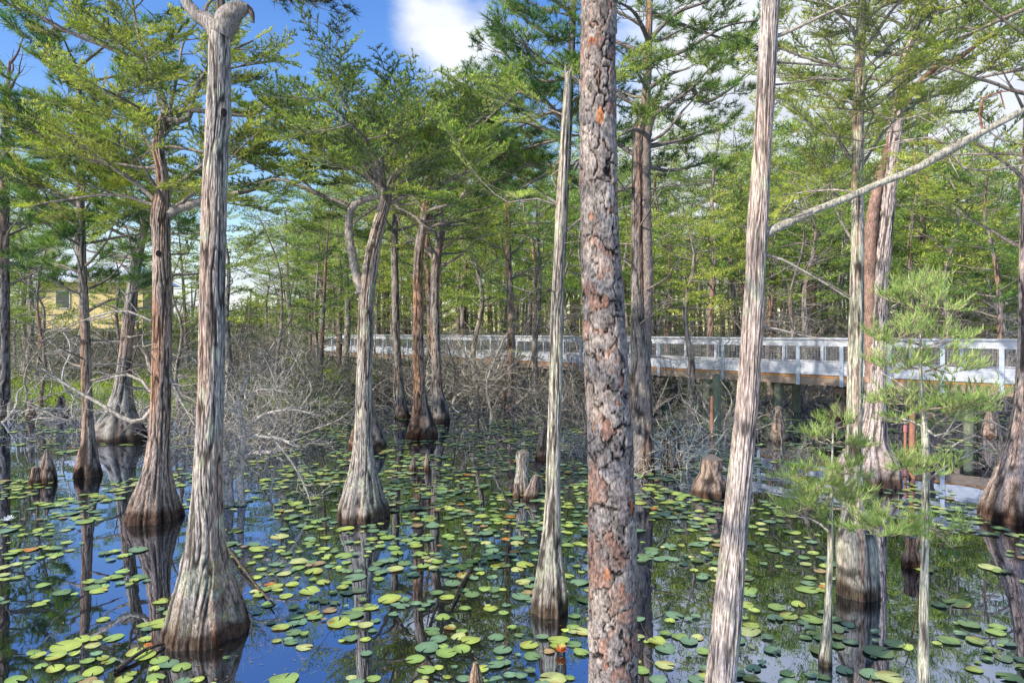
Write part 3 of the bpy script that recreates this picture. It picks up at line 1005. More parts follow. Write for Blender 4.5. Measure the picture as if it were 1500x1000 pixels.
t.limb([(1120, 60), (1160, 45), (1200, 25), (1245, 5)], 7, 3, start=.5, fol=.3, gap=.2, l2=(.1, .4), sc=(.5, .8), wood=(.42, .37, .30))
t.limb([(1120, 90), (1150, 92), (1210, 96), (1260, 102)], 4, 2, start=.3, fol=0, gap=.2, l2=(.1, .3))
t.limb([(1120, 125), (1150, 123), (1200, 115)], 4, 2, start=.3, fol=0, gap=.2, l2=(.1, .3))
t.auto(8, 6, 7.5, (.8, 1.6), (5, 40), 12, start=.3, gap=.25, l2=(.4, .8), gap2=.2)
t.done()

# T14 lichen-covered cypress
t = Tree('cypress_tree', 'lichen-spotted pale cypress with a stout reddish fluted base, lower right', 'cypress tree',
         [(1257, 870, 62), (1257, 855, 62), (1256, 830, 60), (1255, 800, 58), (1253, 778, 50), (1251, 755, 36), (1250, 735, 29), (1250, 700, 25), (1251, 640, 23), (1252, 560, 22), (1254, 480, 21), (1255, 400, 19), (1256, 300, 17), (1257, 200, 16), (1259, 100, 14), (1262, 20, 13), (1266, -80, 11), (1270, -180, 7)],
         dist(870), 25, sides=120, dz=.03, red=.35, grey=(.48, .44, .37), lichen=.7, flute=.14)
kw = dict(gap=.16, l2=(.25, .7), gap2=.12, sc=(.5, .85))
t.limb([(1257, 245), (1240, 225), (1225, 200), (1210, 180), (1195, 165)], 7, 2, start=.5, **kw)
t.limb([(1257, 110), (1235, 100), (1215, 95), (1180, 85), (1140, 70)], 6, 2, start=.3, **kw)
t.limb([(1258, 110), (1280, 90), (1300, 70), (1330, 50)], 6, 2, start=.3, **kw)
t.limb([(1259, 60), (1240, 30), (1215, 10), (1180, -20)], 6, 2, start=.2, **kw)
t.limb([(1259, 40), (1290, 10), (1330, 0)], 5, 2, start=.2, **kw)
t.limb([(1257, 160), (1270, 120, -.4), (1300, 85, -.8), (1345, 60, -1.)], 5, 2, start=.3, **kw)
t.limb([(1256, 180), (1230, 150, .4), (1190, 130, .8), (1150, 140, 1.)], 5, 2, start=.3, **kw)
t.limb([(1257, 300), (1230, 290, .4), (1190, 260, .8), (1150, 265, 1.)], 4, 2, start=.35, **kw)
t.limb([(1256, 255), (1290, 200, .3), (1330, 160, .5), (1370, 140, .8)], 5, 2, start=.35, **kw)
t.limb([(1256, 365), (1235, 330), (1222, 300), (1218, 270)], 5, 2, start=.5, **kw)
t.limb([(1252, 250), (1180, 290, .1), (1150, 320, .2)], 3, 1, start=.3, **kw)
t.limb([(1252, 300), (1265, 200, -.2), (1280, 170, -.5), (1260, 130, -.8)], 4, 2, start=.35, **kw)
t.limb([(1247, 435), (1222, 420), (1180, 400), (1140, 390)], 3, 1, start=.2, fol=0, gap=.15, l2=(.1, .4))
t.limb([(1250, 715), (1220, 720, -.2), (1190, 712, -.4)], 3, 1, start=.2, fol=.6, gap=.12, l2=(.1, .3), gap2=.1, sc=(.4, .6))
t.auto(9, 5.0, 7, (.7, 1.3), (0, 45), 6, start=.25, **kw)
t.done('cyfine', G_CY)

# T15 broad cypress behind
t = Tree('cypress_tree', 'stout smooth cypress with a round swollen base, in front of the boardwalk at right', 'cypress tree',
         [(1272, 705, 94), (1272, 690, 92), (1273, 672, 82), (1276, 650, 50), (1279, 625, 38), (1281, 595, 31), (1283, 550, 28), (1285, 480, 26), (1289, 420, 25), (1294, 360, 22), (1299, 310, 21), (1305, 240, 21), (1312, 180, 20), (1318, 130, 19), (1330, 80, 20), (1348, 30, 18), (1362, 0, 17), (1385, -60, 12), (1400, -120, 7)],
         dist(705), 26, sides=120, dz=.045, red=.15, grey=(.56, .48, .44), flute=.16)
t.stub([(1276, 560), (1274, 480), (1274, 400), (1276, 330), (1284, 280), (1292, 240)], [16, 15, 15, 16, 14, 12], 14, (.40, .26, .20))
t.stub([(1292, 250), (1312, 180), (1340, 130), (1372, 98), (1400, 88), (1440, 60), (1482, 35)], [12, 9, 9, 8, 7, 6, 5], 8, (.36, .20, .15))
kw = dict(gap=.33, l2=(.35, .9), gap2=.14, sc=(.75, 1.15))
for pts in ([(1330, 150), (1370, 140), (1430, 110), (1500, 80)], [(1345, 125), (1400, 85), (1450, 55), (1500, 20)], [(1318, 130), (1360, 90), (1390, 50), (1400, 10)],
            [(1340, 60), (1310, 30), (1270, 20)], [(1350, 30), (1400, 10), (1450, 0)], [(1310, 200), (1360, 170, .5), (1430, 160, 1)], [(1312, 180), (1250, 150, .8), (1190, 140, 1.6)],
            [(1320, 120), (1260, 110, 1.), (1180, 80, 2)],
            [(1350, 60), (1400, 60, 1), (1460, 30, 2), (1510, 0, 2.5)], [(1350, 60), (1400, 40, -1), (1460, 50, -1.8)]):
    t.limb(pts, 7, 2, start=.25, **kw)
t.auto(6, 7.0, 9, (1.3, 2.3), (0, 40), 6, start=.3, **kw)
t.limb([(1290, 470), (1305, 450), (1325, 440)], 3, 1, start=.2, fol=0, wood=(.5, .45, .38))
t.done('cy', G_CY)

# T16 right edge cypress
t = Tree('cypress_tree', 'massive cypress with a spreading base at the right edge', 'cypress tree',
         [(1484, 758, 96), (1485, 740, 92), (1487, 715, 78), (1491, 685, 60), (1496, 650, 46), (1502, 610, 38), (1506, 560, 34), (1508, 500, 30), (1508, 400, 27), (1509, 300, 24), (1510, 200, 20), (1512, 60, 14), (1514, -40, 9)],
         dist(758), 27, sides=120, dz=.04, red=.3, grey=(.54, .45, .40), flute=.22)
t.auto(15, 3.4, 7.5, (1.2, 2.1), (0, 40), 7, start=.4, gap=.32, l2=(.4, 1.), gap2=.25)
for pts in ([(1490, 640), (1460, 620), (1420, 615), (1380, 640)], [(1480, 690), (1440, 640, -.2), (1400, 650, -.3), (1370, 680, -.3)], [(1500, 480), (1470, 460), (1440, 440)], [(1495, 600), (1450, 580), (1400, 590), (1350, 560)]):
    t.limb(pts, 3.5, 1, start=.1, fol=0, gap=.12, l2=(.2, .6), wood=(.42, .36, .31))
t.done('cy', G_CY)


# saplings in front at the right
def sapling(label, pts, d, seed, tiers, twigs):
    t = Tree('cypress_sapling', label, 'sapling', pts, d, seed, sides=28, dz=.03, red=.0, grey=(.56, .53, .42), lichen=.5, flute=.05, wet=.06, nu=14)
    for (px, py, dx, dy, w) in tiers:
        for k in range(2):
            pp = [(px, py, 0), (px + dx * .5, py + dy * .5 + t.r.uniform(-6, 6), t.r.uniform(-.12, .12)), (px + dx, py + dy + t.r.uniform(-10, 10), t.r.uniform(-.35, .35))]
            dress(t.br, t.S, np.array([t.at(*q) for q in pp]), t.r, w / 2 / F * d, .002, start=.3, gap=.075, l2=(.06, .17), gap2=.065, sc=(.8, 1.2), flat=.25, wood=(.45, .36, .27), sides=4)
    for pp in twigs:
        dress(t.br, t.S, np.array([t.at(*q) for q in pp]), t.r, 2.2 / F * d, .002, start=.2, gap=.12, l2=(.06, .22), fol=0, wood=(.55, .5, .42), sides=5)
    return t.done('brush', G_LIME, wood=(.4, .34, .22))


sapling('taller pale sapling with feathery lime green tufts, right foreground', [(1352, 1075, 20), (1353, 1000, 17), (1353, 930, 14), (1354, 850, 12), (1355, 780, 11), (1356, 700, 10), (1355, 640, 10), (1353, 610, 9), (1349, 560, 5), (1348, 500, 4), (1347, 440, 3), (1346, 418, 2)], 4.6, 51,
        [(1348, 470, -22, -22, 2), (1348, 470, 18, -28, 2), (1347, 505, -45, -10, 2), (1348, 510, 50, -4, 2), (1348, 540, -40, 5, 3), (1349, 545, 42, -5, 3), (1350, 590, -58, -5, 3), (1352, 600, 60, -12, 3), (1353, 612, 95, -25, 4), (1352, 600, 30, 15, 3), (1351, 590, -30, 20, 3),
         (1355, 700, -16, -14, 2), (1356, 702, 18, -14, 2), (1355, 770, -60, 10, 3), (1355, 775, -100, 5, 3), (1355, 770, 35, 22, 3), (1347, 440, 0, -24, 2)],
        [[(1353, 625, 0), (1320, 612, .1), (1280, 618, .2)], [(1355, 640, 0), (1385, 610, .1), (1440, 605, .2)], [(1356, 705, 0), (1390, 680, .1), (1440, 655, .15), (1460, 640, .2)], [(1352, 610, 0), (1330, 570, .1), (1290, 545, .2)], [(1353, 625, 0), (1380, 640, -.1), (1405, 600, -.2)]])
sapling('shorter thin sapling left of the lichen-spotted cypress base, in the water', [(1209, 972, 21), (1210, 950, 19), (1212, 920, 14), (1214, 860, 10), (1216, 800, 8), (1218, 740, 6), (1219, 690, 4), (1220, 650, 3), (1221, 620, 2)], dist(972), 52,
        [(1220, 650, -30, -14, 2), (1220, 655, 20, -8, 2), (1219, 690, -55, 2, 2), (1219, 700, -35, 22, 2), (1219, 690, 28, 6, 2), (1218, 730, -60, 14, 2), (1218, 740, -45, 5, 2), (1217, 745, 50, 8, 2), (1219, 715, 35, 14, 2), (1221, 635, 0, -14, 2)],
        [[(1217, 780, 0), (1190, 760, .1), (1150, 755, .2)]])


# ------------------------------------------------------------------ knees, stumps, logs
def knee(px, py, w, h, label, seed, lean=0, name='cypress_knee', cat='cypress knee', blunt=.25, red=.3, grey=(.34, .28, .24), group=None):
    d = dist(py)
    pts = [(px, py, w), (px + lean * .2, py - h * .3, w * .88), (px + lean * .5, py - h * .6, w * .62), (px + lean * .8, py - h * .88, w * max(.2 + blunt * .5, blunt * 1.04)), (px + lean, py - h, w * blunt)]
    P = pxpath(pts, d)
    a = Acc()
    trunk(a, P, 44, .02, seed, grey=grey, red=red, flute=.12, wet=.12, nu=18)
    o = build(name, a, M['bark'], None, (P[1][0], P[1][1], 0))
    return tag(o, label, cat, group)


knee(70, 706, 24, 48, 'sharply pointed dark cypress knee, near the left edge', 61, -2, blunt=.12)
knee(52, 708, 18, 24, 'short round cypress knee beside the sharply pointed one', 62, 0, blunt=.5)
knee(764, 722, 26, 60, 'upright grey stump with a flat top left of the slender pale cypress', 63, 2, 'tree_stump', 'stump', .75, .1, (.42, .39, .34))
knee(777, 730, 22, 34, 'low dark knee leaning against the flat-topped grey stump', 64, 8, blunt=.4)
knee(757, 730, 12, 22, 'smallest reddish knee at the foot of the flat-topped grey stump', 66, 0, blunt=.5, red=.9)
knee(793, 672, 18, 50, 'narrow grey knee behind the slender pale cypress', 65, 6, blunt=.4)
knee(625, 688, 10, 24, 'small reddish knee in the lily pads, middle of the pond', 67, 0)
knee(604, 690, 11, 20, 'small dark knee next to the small reddish knee mid pond', 68, 2)
knee(1039, 724, 52, 52, 'squat shaggy stump with a rough bark skirt, left of the leaning pale cypress', 69, 4, 'tree_stump', 'stump', .6, .5, (.40, .30, .24))
knee(1336, 828, 28, 42, 'small stump with orange streaks behind the taller sapling', 70, 0, 'tree_stump', 'stump', .7, .5, (.32, .26, .2))
knee(1360, 682, 20, 44, 'reddish tree stub wrapped with pink ribbons near the boardwalk', 71, 0, 'tree_stump', 'stump', .85, .6)
knee(697, 1012, 26, 42, 'tan tip of a cypress knee at the bottom edge', 72, 0, blunt=.3, grey=(.45, .36, .26))
knee(978, 686, 20, 46, 'tan leg-like knee under the bare white branches', 73, 0, blunt=.6, grey=(.46, .36, .26))
knee(991, 684, 16, 40, 'paler twin of the tan leg-like knee, to its right', 74, 0, blunt=.6, grey=(.48, .40, .30))
knee(1234, 612, 40, 44, 'rounded orange-brown stump under the boardwalk', 75, 0, 'tree_stump', 'stump', .6, .9)
for k, (px, py, w, h, lb) in enumerate([(45, 612, 14, 26, 'knee left of the two bell-shaped bases on the grassy left shore'), (180, 596, 16, 24, 'low knee by the grass behind the leaning broad-based cypress'), (90, 606, 18, 26, 'dark knee at the grassy left shore'), (800, 588, 30, 34, 'domed reddish knee in the shade below the boardwalk, centre'), (745, 592, 26, 40, 'reddish fluted knee in the shade, centre'), (930, 612, 24, 40, 'dark knee right of the twin pine'),
                                      (420, 640, 12, 20, 'small knee among the grey brush left of the bell-based cypress'), (1100, 640, 26, 36, 'shaded knee between the plated pine and the boardwalk piles'), (1450, 640, 22, 40, 'reddish knee left of the massive right-hand cypress'), (1140, 646, 22, 50, 'tall shaded knee just right of the leaning pale cypress')]):
    knee(px, py, w, h, lb, 80 + k, 0, blunt=.4)

# ribbons on the stub and a stake
d = dist(682)
a = Acc()
for z in (650, 672):
    p = W(1360, z - 8, d)
    tube(a, np.array([p, p + [0, 0, .02]]), [.128, .128], 16, (.75, .12, .2))
tag(build('marker_ribbon', a, M['ribbon'], None, (p[0], p[1], p[2]), True), 'pink ribbon bands tied round the reddish tree stub', 'ribbon')
d = dist(676)
p = W(1326, 676, d)
st = thing('survey_stake', (p[0], p[1], 0), 'thin survey stake with pink flagging in the water near the boardwalk', 'stake')
a = Acc()
tube(a, np.array([[p[0], p[1], -.5], [p[0], p[1], .3], [p[0], p[1], .72]]), [.03, .03, .028], 8, (.45, .2, .12))
build('post', a, M['stake'], st, (p[0], p[1], 0))
a = Acc()
for z in (.15, .62):
    tube(a, np.array([[p[0], p[1], z], [p[0], p[1], z + .13]]), [.04, .038], 8, (.8, .15, .22))
build('ribbon', a, M['ribbon'], st, (p[0], p[1], 0))
for k, (px, py, pt, lb) in enumerate([(1336, 700, 590, 'rust-coloured thin pole standing in the water beside the pink survey stake'), (1043, 640, 580, 'rust-coloured short pole beside the green pile left of the leaning cypress')]):
    d = dist(py)
    p = W(px, py, d)
    zt = W(px, pt, d)[2]
    a = Acc()
    tube(a, np.array([[p[0], p[1], -.5], [p[0], p[1], zt * .5], [p[0] + .01, p[1], zt]]), [.055, .055, .05], 10, (.45, .24, .12))
    tag(build('wooden_pole', a, M['stake'], None, (p[0], p[1], 0)), lb, 'pole')

d = dist(668)
p = W(1050, 668, d)
a = Acc()
tube(a, np.array([[p[0], p[1], -.5], [p[0] + .01, p[1], .6], [p[0] - .01, p[1], 1.75]]), [.092, .09, .085], 12, (.3, .3, .2))
tag(build('wooden_pole', a, M['pile'], None, (p[0], p[1], 0)), 'upright olive pole rising behind the squat shaggy stump', 'pole')

# ------------------------------------------------------------------ boardwalk
A0 = np.array([12.5, 17.1])
E = norm(np.array([-4.8 - 12.5, 37 - 17.1]))
ang = math.atan2(E[1], E[0])
bw = thing('boardwalk', (A0[0], A0[1], 0), 'white-railed timber boardwalk on piles crossing the pond behind the trees', 'boardwalk', rz=ang)
# local x runs along the walk (away from the camera), local -y is the far side, +y ... the camera side is +y
S0, S1 = -5.2, 38.4
sp = 1.32
WID = 1.7


def bpart(name, a, mat, smooth=False):
    return build(name, a, M[mat], bw, (0, 0, 0), smooth)


for side, y, sgn in (('near', 0.0, 1), ('far', -WID, -1)):
    n = int((S1 - S0) / 3.96)
    for k in range(n):
        x0, x1 = S0 + k * 3.96, S0 + (k + 1) * 3.96 - .006
        j = random.uniform(-.006, .006)
        a = Acc()
        a.box(x0, x1, y - .02, y + .02, 2.25 + j, 2.45 + j)
        bpart('top_rail', a, 'white')
        a = Acc()
        a.box(x0, x1, y - .075, y + .075, 2.452 + j, 2.49 + j)
        bpart('rail_cap', a, 'white')
        a = Acc()
        a.box(x0, x1, y - .02, y + .02, 1.70 + j, 1.74 + j)
        a.box(x0, x1, y - .02 , y + .016, 1.38 + j, 1.69 + j)
        bpart('kick_board', a, 'white')
        a = Acc()
        a.box(x0, x1, y - .10, y - .002, 1.29, 1.355)
        a.box(x0, x1, y - .045, y + .01, 1.07 + j, 1.288 + j)
        bpart('stringer', a, 'wood')
# deck boards as one walking surface, joist ends show orange
a = Acc()
x = S0
while x < S1:
    a.box(x, x + .135, -WID + .024, -.024, 1.362 + random.uniform(-.003, .003), 1.40)
    x += .142
bpart('deck', a, 'deck')
a = Acc()
x = S0
while x < S1:
    a.box(x, x + .34, -.02, .012, 1.30, 1.352)
    x += .4
bpart('joist_ends', a, 'orange')


def copyo(o, loc, parent=None):
    c = o.copy()
    C.objects.link(c)
    c.location = loc
    if parent:
        c.parent = parent
    return c


npost = int((S1 - S0) / sp)
a = Acc()
a.box(-.055, .055, .021, .06, 1.05, 2.249)
post = bpart('post', a, 'plate')
a = Acc()
for z in (1.12, 1.2, 1.62):
    tube(a, np.array([[0, .058, z], [0, .075, z]]), [.014, .014], 8, (.3, .3, .3))
bolt = build('bolt', a, M['steel'], post, (0, 0, 0))
a = Acc()
a.box(-.045, .045, -.06, -.021, 1.40, 2.249)
post2 = bpart('back_post', a, 'white')
# wire panel
a = Acc()
w = .006
for k in range(5):
    z = 1.78 + k * .1
    a.box(.06, sp - .06, -w / 2, w / 2, z - w / 2, z + w / 2)
for k in range(12):
    x = .11 + k * .1
    a.box(x - w / 2, x + w / 2, -w / 2 - w - .001, -w / 2 - .001, 1.74, 2.25)
pan = bpart('wire_panel', a, 'wire')
first = True
for side, y in (('near', 0.), ('far', -WID)):
    for k in range(npost):
        x = S0 + .1 + k * sp
        if first:
            post.location = (x, y, 0)
            post2.location = (x + .03, y, 0)
            pan.location = (x, y, 0)
            first = False
            continue
        c = copyo(post, (x, y, 0), bw)
        if side == 'far':
            c.rotation_euler = (0, 0, math.pi)
        if side == 'near' and k < 14:
            b = bolt.copy()
            C.objects.link(b)
            b.parent = c
        c = copyo(post2, (x + .03, y, 0), bw)
        if side == 'far':
            c.rotation_euler = (0, 0, math.pi)
        copyo(pan, (x, y, 0), bw)
a = Acc()
ths = np.linspace(0, 1, 8)
tube(a, np.stack([ths * 0, ths * 0, -.7 + ths * 1.75], 1), .13 + .012 * rng.random(8), 14, (.5, .5, .5), .03)
pile = bpart('pile', a, 'pile', True)
a = Acc()
a.box(-.06, .06, -WID - .02, .0, .90, 1.06)
beam = bpart('cross_beam', a, 'wood')
k = 0
x = S0 + .9
while x < S1:
    for y in (-.25, -WID + .25):
        if k == 0:
            pile.location = (x, y, 0)
            beam.location = (x + .20, 0, 0)
        else:
            copyo(pile, (x, y, 0), bw)
            if y == -.25:
                copyo(beam, (x + .20, 0, 0), bw)
        k += 1
    x += 2.64
# ------------------------------------------------------------------ yellow house
hd = 52.0
hp = W(160, 485, hd)
hs = thing('yellow_house', (hp[0], hp[1], .4), 'pale yellow house with light metal roof on posts, behind trees at far left', 'house', rz=.12)
a = Acc()
a.box(-3.6, 3.6, -3, 3, 2.5, 5.9)
build('wall', a, M['yellow'], hs, (0, 0, 0), False)
a = Acc()
V = [(-4.1, -3.5, 5.902), (4.1, -3.5, 5.902), (4.1, 3.5, 5.902), (-4.1, 3.5, 5.902), (-1.8, 0, 7.5), (1.8, 0, 7.5)]
a.add(V, Q=[(0, 1, 5, 4), (2, 3, 4, 5), (3, 2, 1, 0)], T=[(1, 2, 5), (3, 0, 4)])
build('roof', a, M['roof'], hs, (0, 0, 0), False)
a = Acc()
a.box(-4.1, 4.1, -3.56, -3.504, 5.78, 5.96)
build('fascia', a, M['trim'], hs, (0, 0, 0), False)
for (x0, z0) in ((-2.3, 3.9), (1.9, 3.9)):
    a = Acc()
    a.box(x0, x0 + 1.0, -3.06, -3.005, z0, z0 + 1.3)
    wf = build('window', a, M['trim'], hs, (0, 0, 0), False)
    a = Acc()
    a.box(x0 + .08, x0 + .92, -3.075, -3.062, z0 + .08, z0 + 1.22)
    build('pane', a, M['glass'], wf, (0, 0, 0), False)
for x0 in (-3.4, -1.1, 1.1, 3.4):
    a = Acc()
    a.box(x0 - .12, x0 + .12, -2.9, -2.66, -.5, 2.498)
    build('support_post', a, M['wood'], hs, (0, 0, 0), False)
a = Acc()
a.box(-3.6, 3.6, -4.2, -3.005, 2.3, 2.45)
build('porch', a, M['deck'], hs, (0, 0, 0), False)
a = Acc()
for x0 in np.arange(-3.6, 3.61, .6):
    a.box(x0 - .03, x0 + .03, -4.2, -4.14, 2.452, 3.3)
a.box(-3.63, 3.63, -4.22, -4.12, 3.302, 3.36)
build('railing', a, M['trim'], hs, (0, 0, 0), False)
a = Acc()
for k in range(10):
    a.box(-3.5 + k * .33, -3.2 + k * .33, -5.1, -4.25, 2.2 - k * .24, 2.25 - k * .24)
tube(a, np.array([[-3.6, -5.15, 3.0], [-.1, -5.15, .5]]), [.05, .05], 6, (.5, .5, .5))
build('stair', a, M['trim'], hs, (0, 0, 0), False)
a = Acc()
p = W(58, 485, 42)
a.box(p[0] - .22, p[0] + .22, p[1] - .15, p[1] + .15, 3.5, 4.1)
a.box(p[0] - .06, p[0] + .06, p[1] - .06, p[1] + .06, .2, 3.498)
a.box(p[0] - .3, p[0] + .3, p[1] - .2, p[1] + .2, 4.102, 4.16)
tag(build('nest_box', a, M['stake'], None, (p[0], p[1], 0), False), 'small rust-brown nest box on a post, left of the yellow house', 'nest box')


# ------------------------------------------------------------------ ground and water
def shore(x):
    return 23.6 + 7.5 * sm(x, -9, -2) - 0.0 + .9 * np.sin(x * .55) + .6 * np.sin(x * 1.3 + 1)


def gz(x, y):
    s = np.clip((y - shore(x)) * .09, -.7, .5)
    s = np.maximum(s, np.clip((np.abs(x) - 42) * .09, -.7, .5))
    s = np.maximum(s, np.clip((-y - 22) * .09, -.7, .5))
    return s + .05 * np.sin(x * 1.9 + y) * np.sin(y * 1.4) * sm(s, -.2, .2) + sm(np.hypot(x, y), 60, 160) * 1.0


xs = np.unique(np.r_[-900, -500, -300, -200, -130, np.linspace(-90, 90, 181), 130, 200, 300, 500, 900])
ys = np.unique(np.r_[-600, -300, -120, -60, np.linspace(-40, 110, 151), 130, 170, 240, 400, 700, 1200])
X, Y = np.meshgrid(xs, ys)
a = Acc()
nx = len(xs)
i = np.arange(len(ys) - 1)[:, None] * nx
j = np.arange(nx - 1)[None]
a.add(np.stack([X, Y, gz(X, Y)], -1).reshape(-1, 3), Q=np.stack([i + j, i + j + 1, i + nx + j + 1, i + nx + j], -1).reshape(-1, 4))
g = build('ground', a, M['ground'])
tag(g, kind='structure')
a = Acc()
a.add([(-60, -40, 0), (60, -40, 0), (60, 60, 0), (-60, 60, 0)], Q=[(0, 1, 2, 3)])
tag(build('water', a, M['water'], smooth=False), kind='structure')


def grass(name, n, fx, hgt, wid, cols, label, seed):
    r = np.random.default_rng(seed)
    x, y = fx(r, n)
    z = gz(x, y)
    k = z > -.04
    x, y, z = x[k], y[k], z[k]
    root = np.stack([x, y, z - .03], 1)
    tip = root + np.stack([r.normal(0, .12, len(x)), r.normal(0, .12, len(x)), r.uniform(*hgt, len(x))], 1)
    tr = needle_tris(root, tip, r.uniform(*wid, len(x)), r)
    cc = np.asarray(cols)[r.integers(0, len(cols), len(x))] * r.uniform(.7, 1.3, (len(x), 1))
    a = Acc()
    a.tris(tr, cc)
    tag(build(name, a, M['grass'], smooth=False), label, 'grass', kind='stuff')


grass('grass', 60000, lambda r, n: ((lambda y: (r.uniform(-.85, -.2, n) * y, y))(23 + 14 * r.random(n) ** 1.5)), (.12, .38), (.03, .07),
      [(.42, .56, .11), (.33, .46, .10), (.50, .60, .17), (.2, .3, .07)], 'bright green grass on the left bank of the pond', 5)
grass('undergrowth', 42000, lambda r, n: ((lambda y: (r.uniform(-.2, .95, n) * y, y))(28 + 36 * r.random(n) ** 1.3)), (.12, .7), (.03, .09),
      [(.16, .20, .06), (.22, .26, .08), (.14, .12, .06), (.10, .13, .05)], 'olive undergrowth on the forest floor beyond the boardwalk', 6)


# ------------------------------------------------------------------ background trees (built once per kind, then copied)
def proto_tree(kind, h, r0, z0, n, L, fam, cols, seed, gap=.52, l2=(.5, 1.1), gap2=.21, sc=(.95, 1.35), bare=14, flare=1.8, elev=(0, 28), lean=.4):
    r = random.Random(seed)
    tr, br, lf, S = Acc(), Acc(), Acc(), []
    zs = [-.5, 0, .5, h * .25, h * .5, h * .75, h]
    rs = [r0 * flare * 1.1, r0 * flare, r0 * 1.25, r0, r0 * .8, r0 * .5, .02]
    wx = [0, 0, 0] + [r.gauss(0, lean) * k / 4 for k in range(1, 5)]
    wy = [0, 0, 0] + [r.gauss(0, lean) * k / 4 for k in range(1, 5)]
    P = trunk(tr, np.stack([wx, wy, zs, rs], 1), 16, .25, seed, red=.35 if kind == 'pine' else .15, grey=(.32, .28, .25) if kind == 'pine' else (.38, .35, .31), wet=0, flute=.15)
    for k in range(n):
        f = (k + r.random()) / n
        z = z0 + (h * .98 - z0) * f
        i = int(np.argmin(np.abs(P[:, 2] - z)))
        az = k * 2.4 + r.uniform(-.5, .5)
        e = math.radians(r.uniform(*elev))
        ln = r.uniform(*L) * (1.0 - .55 * f if kind == 'pine' else .65 + .5 * f)
        Q = wander(P[i, :3], (math.cos(az) * math.cos(e), math.sin(az) * math.cos(e), math.sin(e)), ln, 6, r, .16, .02)
        dress(br, S, Q, r, max(.02, P[i, 3] * .4), .01, start=.3, gap=gap, l2=l2, gap2=gap2, sc=sc, sides=4, flat=.15)
    for k in range(bare):
        z = r.uniform(h * .12, z0)
        i = int(np.argmin(np.abs(P[:, 2] - z)))
        az = r.uniform(0, 6.28)
        Q = wander(P[i, :3], (math.cos(az), math.sin(az), r.uniform(-.1, .5)), r.uniform(.6, 1.8), 5, r, .25)
        dress(br, [], Q, r, .02, .006, start=.2, gap=.35, l2=(.3, .8), fol=0, sides=3, wood=(.38, .35, .31))
    place(lf, br, fam, S, cols, (.28, .25, .22), seed, stems=False)
    return [('trunk', make_mesh('trunk', tr, M['bark'])), ('branches', make_mesh('branches', br, M['branch'])), ('crown', make_mesh('crown', lf, M['leaf'], smooth=False))]


PR = {
    'pine': [proto_tree('pine', 13, .14, 4.2, 30, (1.8, 3.2), 'lodpine', G_PINE + [(.26, .38, .10)], 101), proto_tree('pine', 12, .11, 3.4, 28, (1.4, 2.6), 'lodpine', G_MIX, 102), proto_tree('pine', 14, .16, 5.5, 27, (2.0, 3.4), 'lodpine', G_MIX, 103)],
    'cypress': [proto_tree('cypress', 10, .13, 4.2, 26, (1.6, 2.9), 'lod', G_CY, 111, flare=2.6), proto_tree('cypress', 9, .11, 3.4, 25, (1.3, 2.5), 'lod', G_CY, 112, flare=2.4, elev=(5, 50)), proto_tree('cypress', 11, .15, 4.6, 27, (1.7, 3.0), 'lod', [(.42, .54, .11), (.55, .63, .15), (.17, .27, .07), (.09, .15, .05)], 113, flare=2.6)],
    'young': [proto_tree('cypress', 6, .06, 1.6, 30, (.8, 1.6), 'lod', [(.34, .44, .11), (.42, .52, .13), (.16, .26, .08)], 121, gap=.4, l2=(.4, .9), gap2=.3, sc=(.7, 1.), bare=5, flare=1.6), proto_tree('pine', 7, .07, 1.2, 34, (.9, 1.7), 'lodpine', G_MIX, 122, gap=.4, l2=(.4, .9), gap2=.3, sc=(.8, 1.1), bare=4, flare=1.4)],
    'bare': [proto_tree('cypress', 8, .08, 3, 14, (.8, 1.6), 'lod', G_CY, 131, sc=(.5, .8), gap=.8, gap2=.8, bare=34, flare=2.2), proto_tree('cypress', 7, .06, 3, 10, (.6, 1.4), 'lod', G_MIX, 132, sc=(.5, .8), gap=.8, gap2=.8, bare=40, flare=1.6, lean=.7),
             proto_tree('pine', 9, .07, 6, 12, (.6, 1.4), 'lodpine', G_PINE, 133, sc=(.6, .9), gap=.6, gap2=.5, bare=44, flare=1.4)],
}


def instance(protos, name, loc, rz, sc, label, cat, group):
    o = thing(name, loc, label, cat, group, rz, sc)
    for nm, me in protos:
        link(nm, me, o)
    return o


ZONES = [(-1e9, 90, 'beside the far left edge'), (90, 225, 'round the yellow house'), (225, 300, 'between the reddish and the large grey cypress'), (300, 520, 'between the large grey and the bell-based cypress'), (520, 660, 'behind the bell-based and skirt-based cypresses'),
         (660, 810, 'behind the boardwalk left of the slender pale cypress'), (810, 940, 'behind the plated pine'), (940, 1100, 'behind the boardwalk left of the leaning pale cypress'), (1100, 1250, 'behind the boardwalk right of the leaning pale cypress'), (1250, 1400, 'behind the boardwalk by the stout smooth cypress'), (1400, 1e9, 'behind the boardwalk at the right edge')]


def zone(px):
    for a0, b0, s in ZONES:
        if a0 <= px < b0:
            return s
    return ZONES[-1][2]


R = random.Random(77)
LBL = {'pine': ('tall straight pine ', 'pine_tree', 'pine tree'), 'cypress': ('slim layered cypress ', 'cypress_tree', 'cypress tree'),
       'young': ('young bushy evergreen ', 'young_tree', 'young tree'), 'bare': ('thin twiggy half-bare tree ', 'thin_tree', 'thin tree')}
used = []


HGT = {'pine': 13.0, 'cypress': 10.2, 'young': 6.5, 'bare': 8.0}


